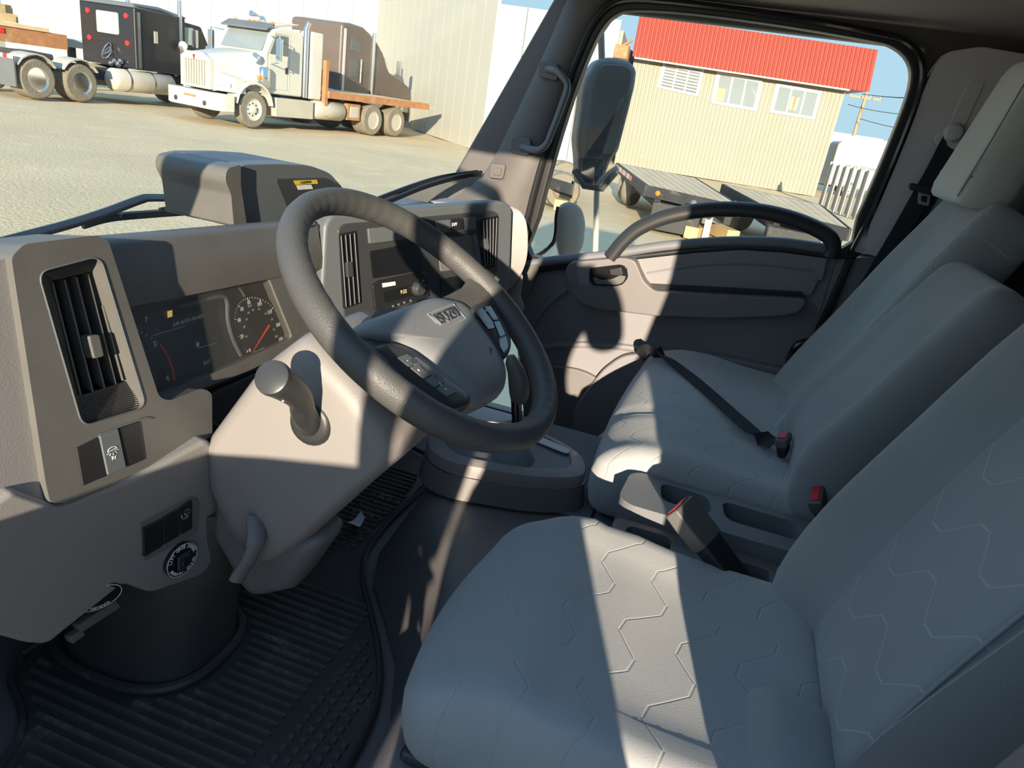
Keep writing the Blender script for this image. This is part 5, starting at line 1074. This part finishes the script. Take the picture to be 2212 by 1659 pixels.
# ---- outside mirror of our cab
mi = thing('door_mirror', (1.2, .25, .7), 'tall black side mirror on a pale tube bracket outside the window', 'mirror')
MN = V((-.86, -.50, .06)).normalized(); MP = (at(1310, 240, AX(1.30)), MN)
hs = plate('housing', [(1266, 168), (1292, 128), (1318, 122), (1362, 130), (1378, 150), (1374, 185), (1338, 328), (1322, 346), (1300, 402), (1252, 400), (1250, 340), (1246, 300)], MP, .09, 'black_plastic', mi, r=12, bevel=.018, seg=3)
plate('mirror_plate', [(1288, 160), (1304, 138), (1352, 142), (1366, 154), (1362, 182), (1330, 318), (1318, 334), (1268, 330)], sh(MP, .004), .006, 'mirror_glass', mi, r=10, bevel=.001)
plate('wide_mirror', [(1258, 338), (1306, 343), (1302, 388), (1254, 384)], sh(MP, .006), .006, 'mirror_glass', mi, r=5, bevel=.001)
MB().tube(smooth([at(x, y, AX(1.28)) for x, y in ((1335, 362), (1318, 374), (1294, 396), (1289, 420), (1288, 480), (1286, 545))], 4), .011, 8).build('bracket_tube', 'paint_white', mi)
MB().tube([at(x, y, AX(1.26)) for x, y in ((1240, 368), (1262, 402), (1300, 408), (1330, 372))], .012, 8).build('bracket_arm', 'black_plastic', mi)
MB().tube([at(x, y, AX(1.36)) for x, y in ((1298, 60), (1300, 130))], .012, 8).build('bracket_arm', 'black_plastic', mi)
fm2 = thing('fender_mirror', (1.2, .5, .5), 'pale rounded fender mirror head low outside the passenger window', 'mirror')
FMP = (at(1232, 500, AX(1.22)), V((-.9, -.42, .1)).normalized())
q = [at(p.x, p.y, FMP) for p in fil([(1206, 446), (1226, 434), (1256, 446), (1266, 480), (1262, 530), (1248, 560), (1210, 562), (1200, 520)], 14, 4)]
MB().dome(q, -FMP[1], [(.2, -.004), (.9, -.002), (1, .006), (.97, .03), (.8, .06), (.4, .08), (.05, .085)]).build('head', 'paint_white', fm2, ang=70)
MB().tube(smooth([at(x, y, AX(1.18)) for x, y in ((1206, 446), (1202, 470), (1200, 505), (1190, 530), (1150, 556))]+[V((1.02, .40, .55))], 4), .008, 8).build('arm', 'gloss_black', fm2)

# ---- wipers outside the windscreen
def wiper(label, arm, blade, joint, r):
    w_ = thing('windscreen_wiper', arm[0], label, 'wiper', 'windscreen wipers')
    MB().tube(smooth(arm, 4), r, 8, flat=.55).build('arm', 'gloss_black', w_)
    MB().ribbon(smooth(blade, 5), V((0, -.4, 1)), .016, .007).build('blade', 'seal', w_)
    n = len(blade)
    for a, b in joint: MB().tube([a, b], .004, 6).build('bow', 'gloss_black', w_)
    return w_
WY = AY(.815)
pa_ = [at(x, y, WY) for x, y in ((-60, 540), (60, 508), (150, 484), (236, 456), (300, 432), (330, 427), (430, 430), (470, 436))]
pbb = [at(x, y, sh(WY, -.01)) for x, y in ((180, 486), (240, 470), (330, 462), (420, 456), (500, 448), (560, 440))]
wiper('near black windscreen wiper lying above the instrument brow', pa_, pbb, [(at(236, 458, WY), at(262, 466, WY)), (at(345, 452, WY), at(400, 444, WY)), (at(400, 444, WY), at(455, 440, WY)), (at(470, 436, WY), at(478, 452, WY))], .010)
def wx(x, y, X): return at(x, y, AX(X))
pa2 = [wx(760, 452, .36), wx(830, 424, .48), wx(900, 398, .62), wx(960, 381, .74), wx(1032, 371, .88)]
pb2 = [wx(800, 448, .42), wx(850, 430, .51), wx(920, 402, .65), wx(990, 382, .79), wx(1040, 374, .89)]
wiper('far black windscreen wiper lying above the centre panel', pa2, pb2, [(wx(860, 420, .55), wx(905, 404, .63))], .007)
# ================================================================ the person taking the picture, at the open driver's door
def skin_body(name, chain, edges, mat_, parent, root=0, sub=2):
    me = bpy.data.meshes.new(name); o3 = OFF[parent]
    me.from_pydata([tuple(V(p)-o3) for p, r in chain], edges, []); ob = bpy.data.objects.new(name, me); COL.objects.link(ob); ob.parent = parent; me.materials.append(M[mat_])
    sk = ob.modifiers.new('skin', 'SKIN'); sk.use_smooth_shade = True
    lay = me.skin_vertices[0] if me.skin_vertices else None
    if lay is None:
        bm = bmesh.new(); bm.from_mesh(me); bm.verts.layers.skin.verify(); bm.to_mesh(me); bm.free(); lay = me.skin_vertices[0]
    for i, (p, r) in enumerate(chain): lay.data[i].radius = r if isinstance(r, tuple) else (r, r)
    lay.data[root].use_root = True
    m = ob.modifiers.new('sub', 'SUBSURF'); m.levels = sub; m.render_levels = sub
    return ob
mat('jacket', (.05, .055, .07), .85, grain=(200, .4, .002)); mat('skin', (.55, .36, .27), .6); mat('hair', (.05, .035, .025), .7, grain=(300, .6, .003)); mat('trousers', (.07, .08, .10), .85)
pe = thing('person', (-1.14, -.43, -.33), 'person standing on the entry step, leaning out with a phone in one hand', 'person')
def q_(x, y, z): return (x, y, z)
# pelvis, spine, neck, head, arms, legs in one body
ch_ = [((-1.48, -.42, .56), (.11, .12)), ((-1.60, -.43, .77), (.10, .10)), ((-1.66, -.44, .98), (.11, .11)), ((-1.67, -.43, 1.10), (.08, .09)), ((-1.65, -.44, 1.18), .06), ((-1.62, -.46, 1.26), (.078, .085)), ((-1.62, -.46, 1.37), (.09, .10)), ((-1.63, -.46, 1.45), (.06, .07)),
      ((-1.71, -.37, 1.06), .055), ((-1.80, -.33, .84), .048), ((-1.77, -.29, .60), .036), ((-1.74, -.28, .52), .030),
      ((-1.66, -.60, 1.12), .088), ((-1.60, -.635, .91), .070), ((-1.52, -.58, .96), .045), ((-1.455, -.52, 1.03), .030),
      ((-1.45, -.34, .50), .090), ((-1.24, -.33, .14), .068), ((-1.20, -.31, -.25), .045), ((-1.10, -.30, -.29), .040), ((-1.45, -.51, .50), .090), ((-1.24, -.53, .14), .068), ((-1.20, -.55, -.25), .045), ((-1.10, -.56, -.29), .040)]
ed_ = [(0, 1), (1, 2), (2, 3), (3, 4), (4, 5), (5, 6), (6, 7), (2, 8), (8, 9), (9, 10), (10, 11), (2, 12), (12, 13), (13, 14), (14, 15), (0, 16), (16, 17), (17, 18), (18, 19), (0, 20), (20, 21), (21, 22), (22, 23)]
skin_body('body', ch_, ed_, 'jacket', pe)
rbox((-1.63, -.46, 1.40), (.105, .092, .088), .075, None, (8, 8, 6)).build('hair', 'hair', pe)
rbox((-1.585, -.46, 1.31), (.062, .068, .095), .055, None, (8, 8, 6)).build('face', 'skin', pe)
# the hand on the phone: palm and five fingers closed on its edge; the other hangs relaxed
for s_, yy in ((-1, -.475),):
    pts_ = [((-1.435, yy+.025*s_, 1.04), .024), ((-1.425, yy+.022*s_, 1.085), .026)]; eds = [(0, 1)]
    for k in range(4):
        z = 1.045+.021*k; b = len(pts_); pts_ += [((-1.415, yy+.020*s_, z), .009), ((-1.405, yy+.002*s_, z+.004), .0085), ((-1.405, yy-.016*s_, z+.004), .0075)]; eds += [(1, b), (b, b+1), (b+1, b+2)]
    b = len(pts_); pts_ += [((-1.445, yy+.01*s_, 1.09), .010), ((-1.435, yy-.012*s_, 1.105), .0085)]; eds += [(1, b), (b, b+1)]
    skin_body('hand', pts_, eds, 'skin', pe)
pts_ = [((-1.74, -.28, .52), .026), ((-1.73, -.285, .45), .026)]; eds = [(0, 1)]
for k in range(4):
    b = len(pts_); x = -1.765+.022*k; pts_ += [((x, -.285, .42), .009), ((x+.006, -.292, .385), .0085), ((x+.012, -.305, .355+.004*abs(k-1)), .0075)]; eds += [(1, b), (b, b+1), (b+1, b+2)]
b = len(pts_); pts_ += [((-1.70, -.29, .46), .010), ((-1.685, -.30, .425), .0085)]; eds += [(0, b), (b, b+1)]
skin_body('hand', pts_, eds, 'skin', pe)
ph = thing('phone', (CAM.x-.016, CAM.y, CAM.z), 'phone held up in one hand at the driver door', 'phone')
f0 = CAM-cd*.010; rr_ = cr; uu_ = cu
MB().prism(fil([f0+rr_*a+uu_*b for a, b in ((-.018, -.055), (.130, -.055), (.130, .018), (-.018, .018))], .009, 4), -cd*.008).build('case', 'gloss_black', ph, bevel=.0015)
for a, b in ((.0, -.012), (-.008, -.026), (.012, -.026)): MB().lathe(f0+rr_*a+uu_*b, cd, [(.006, 0), (.006, .002), (.004, .002), (.001, .0015)], 16).build('lens', 'panel_black', ph)
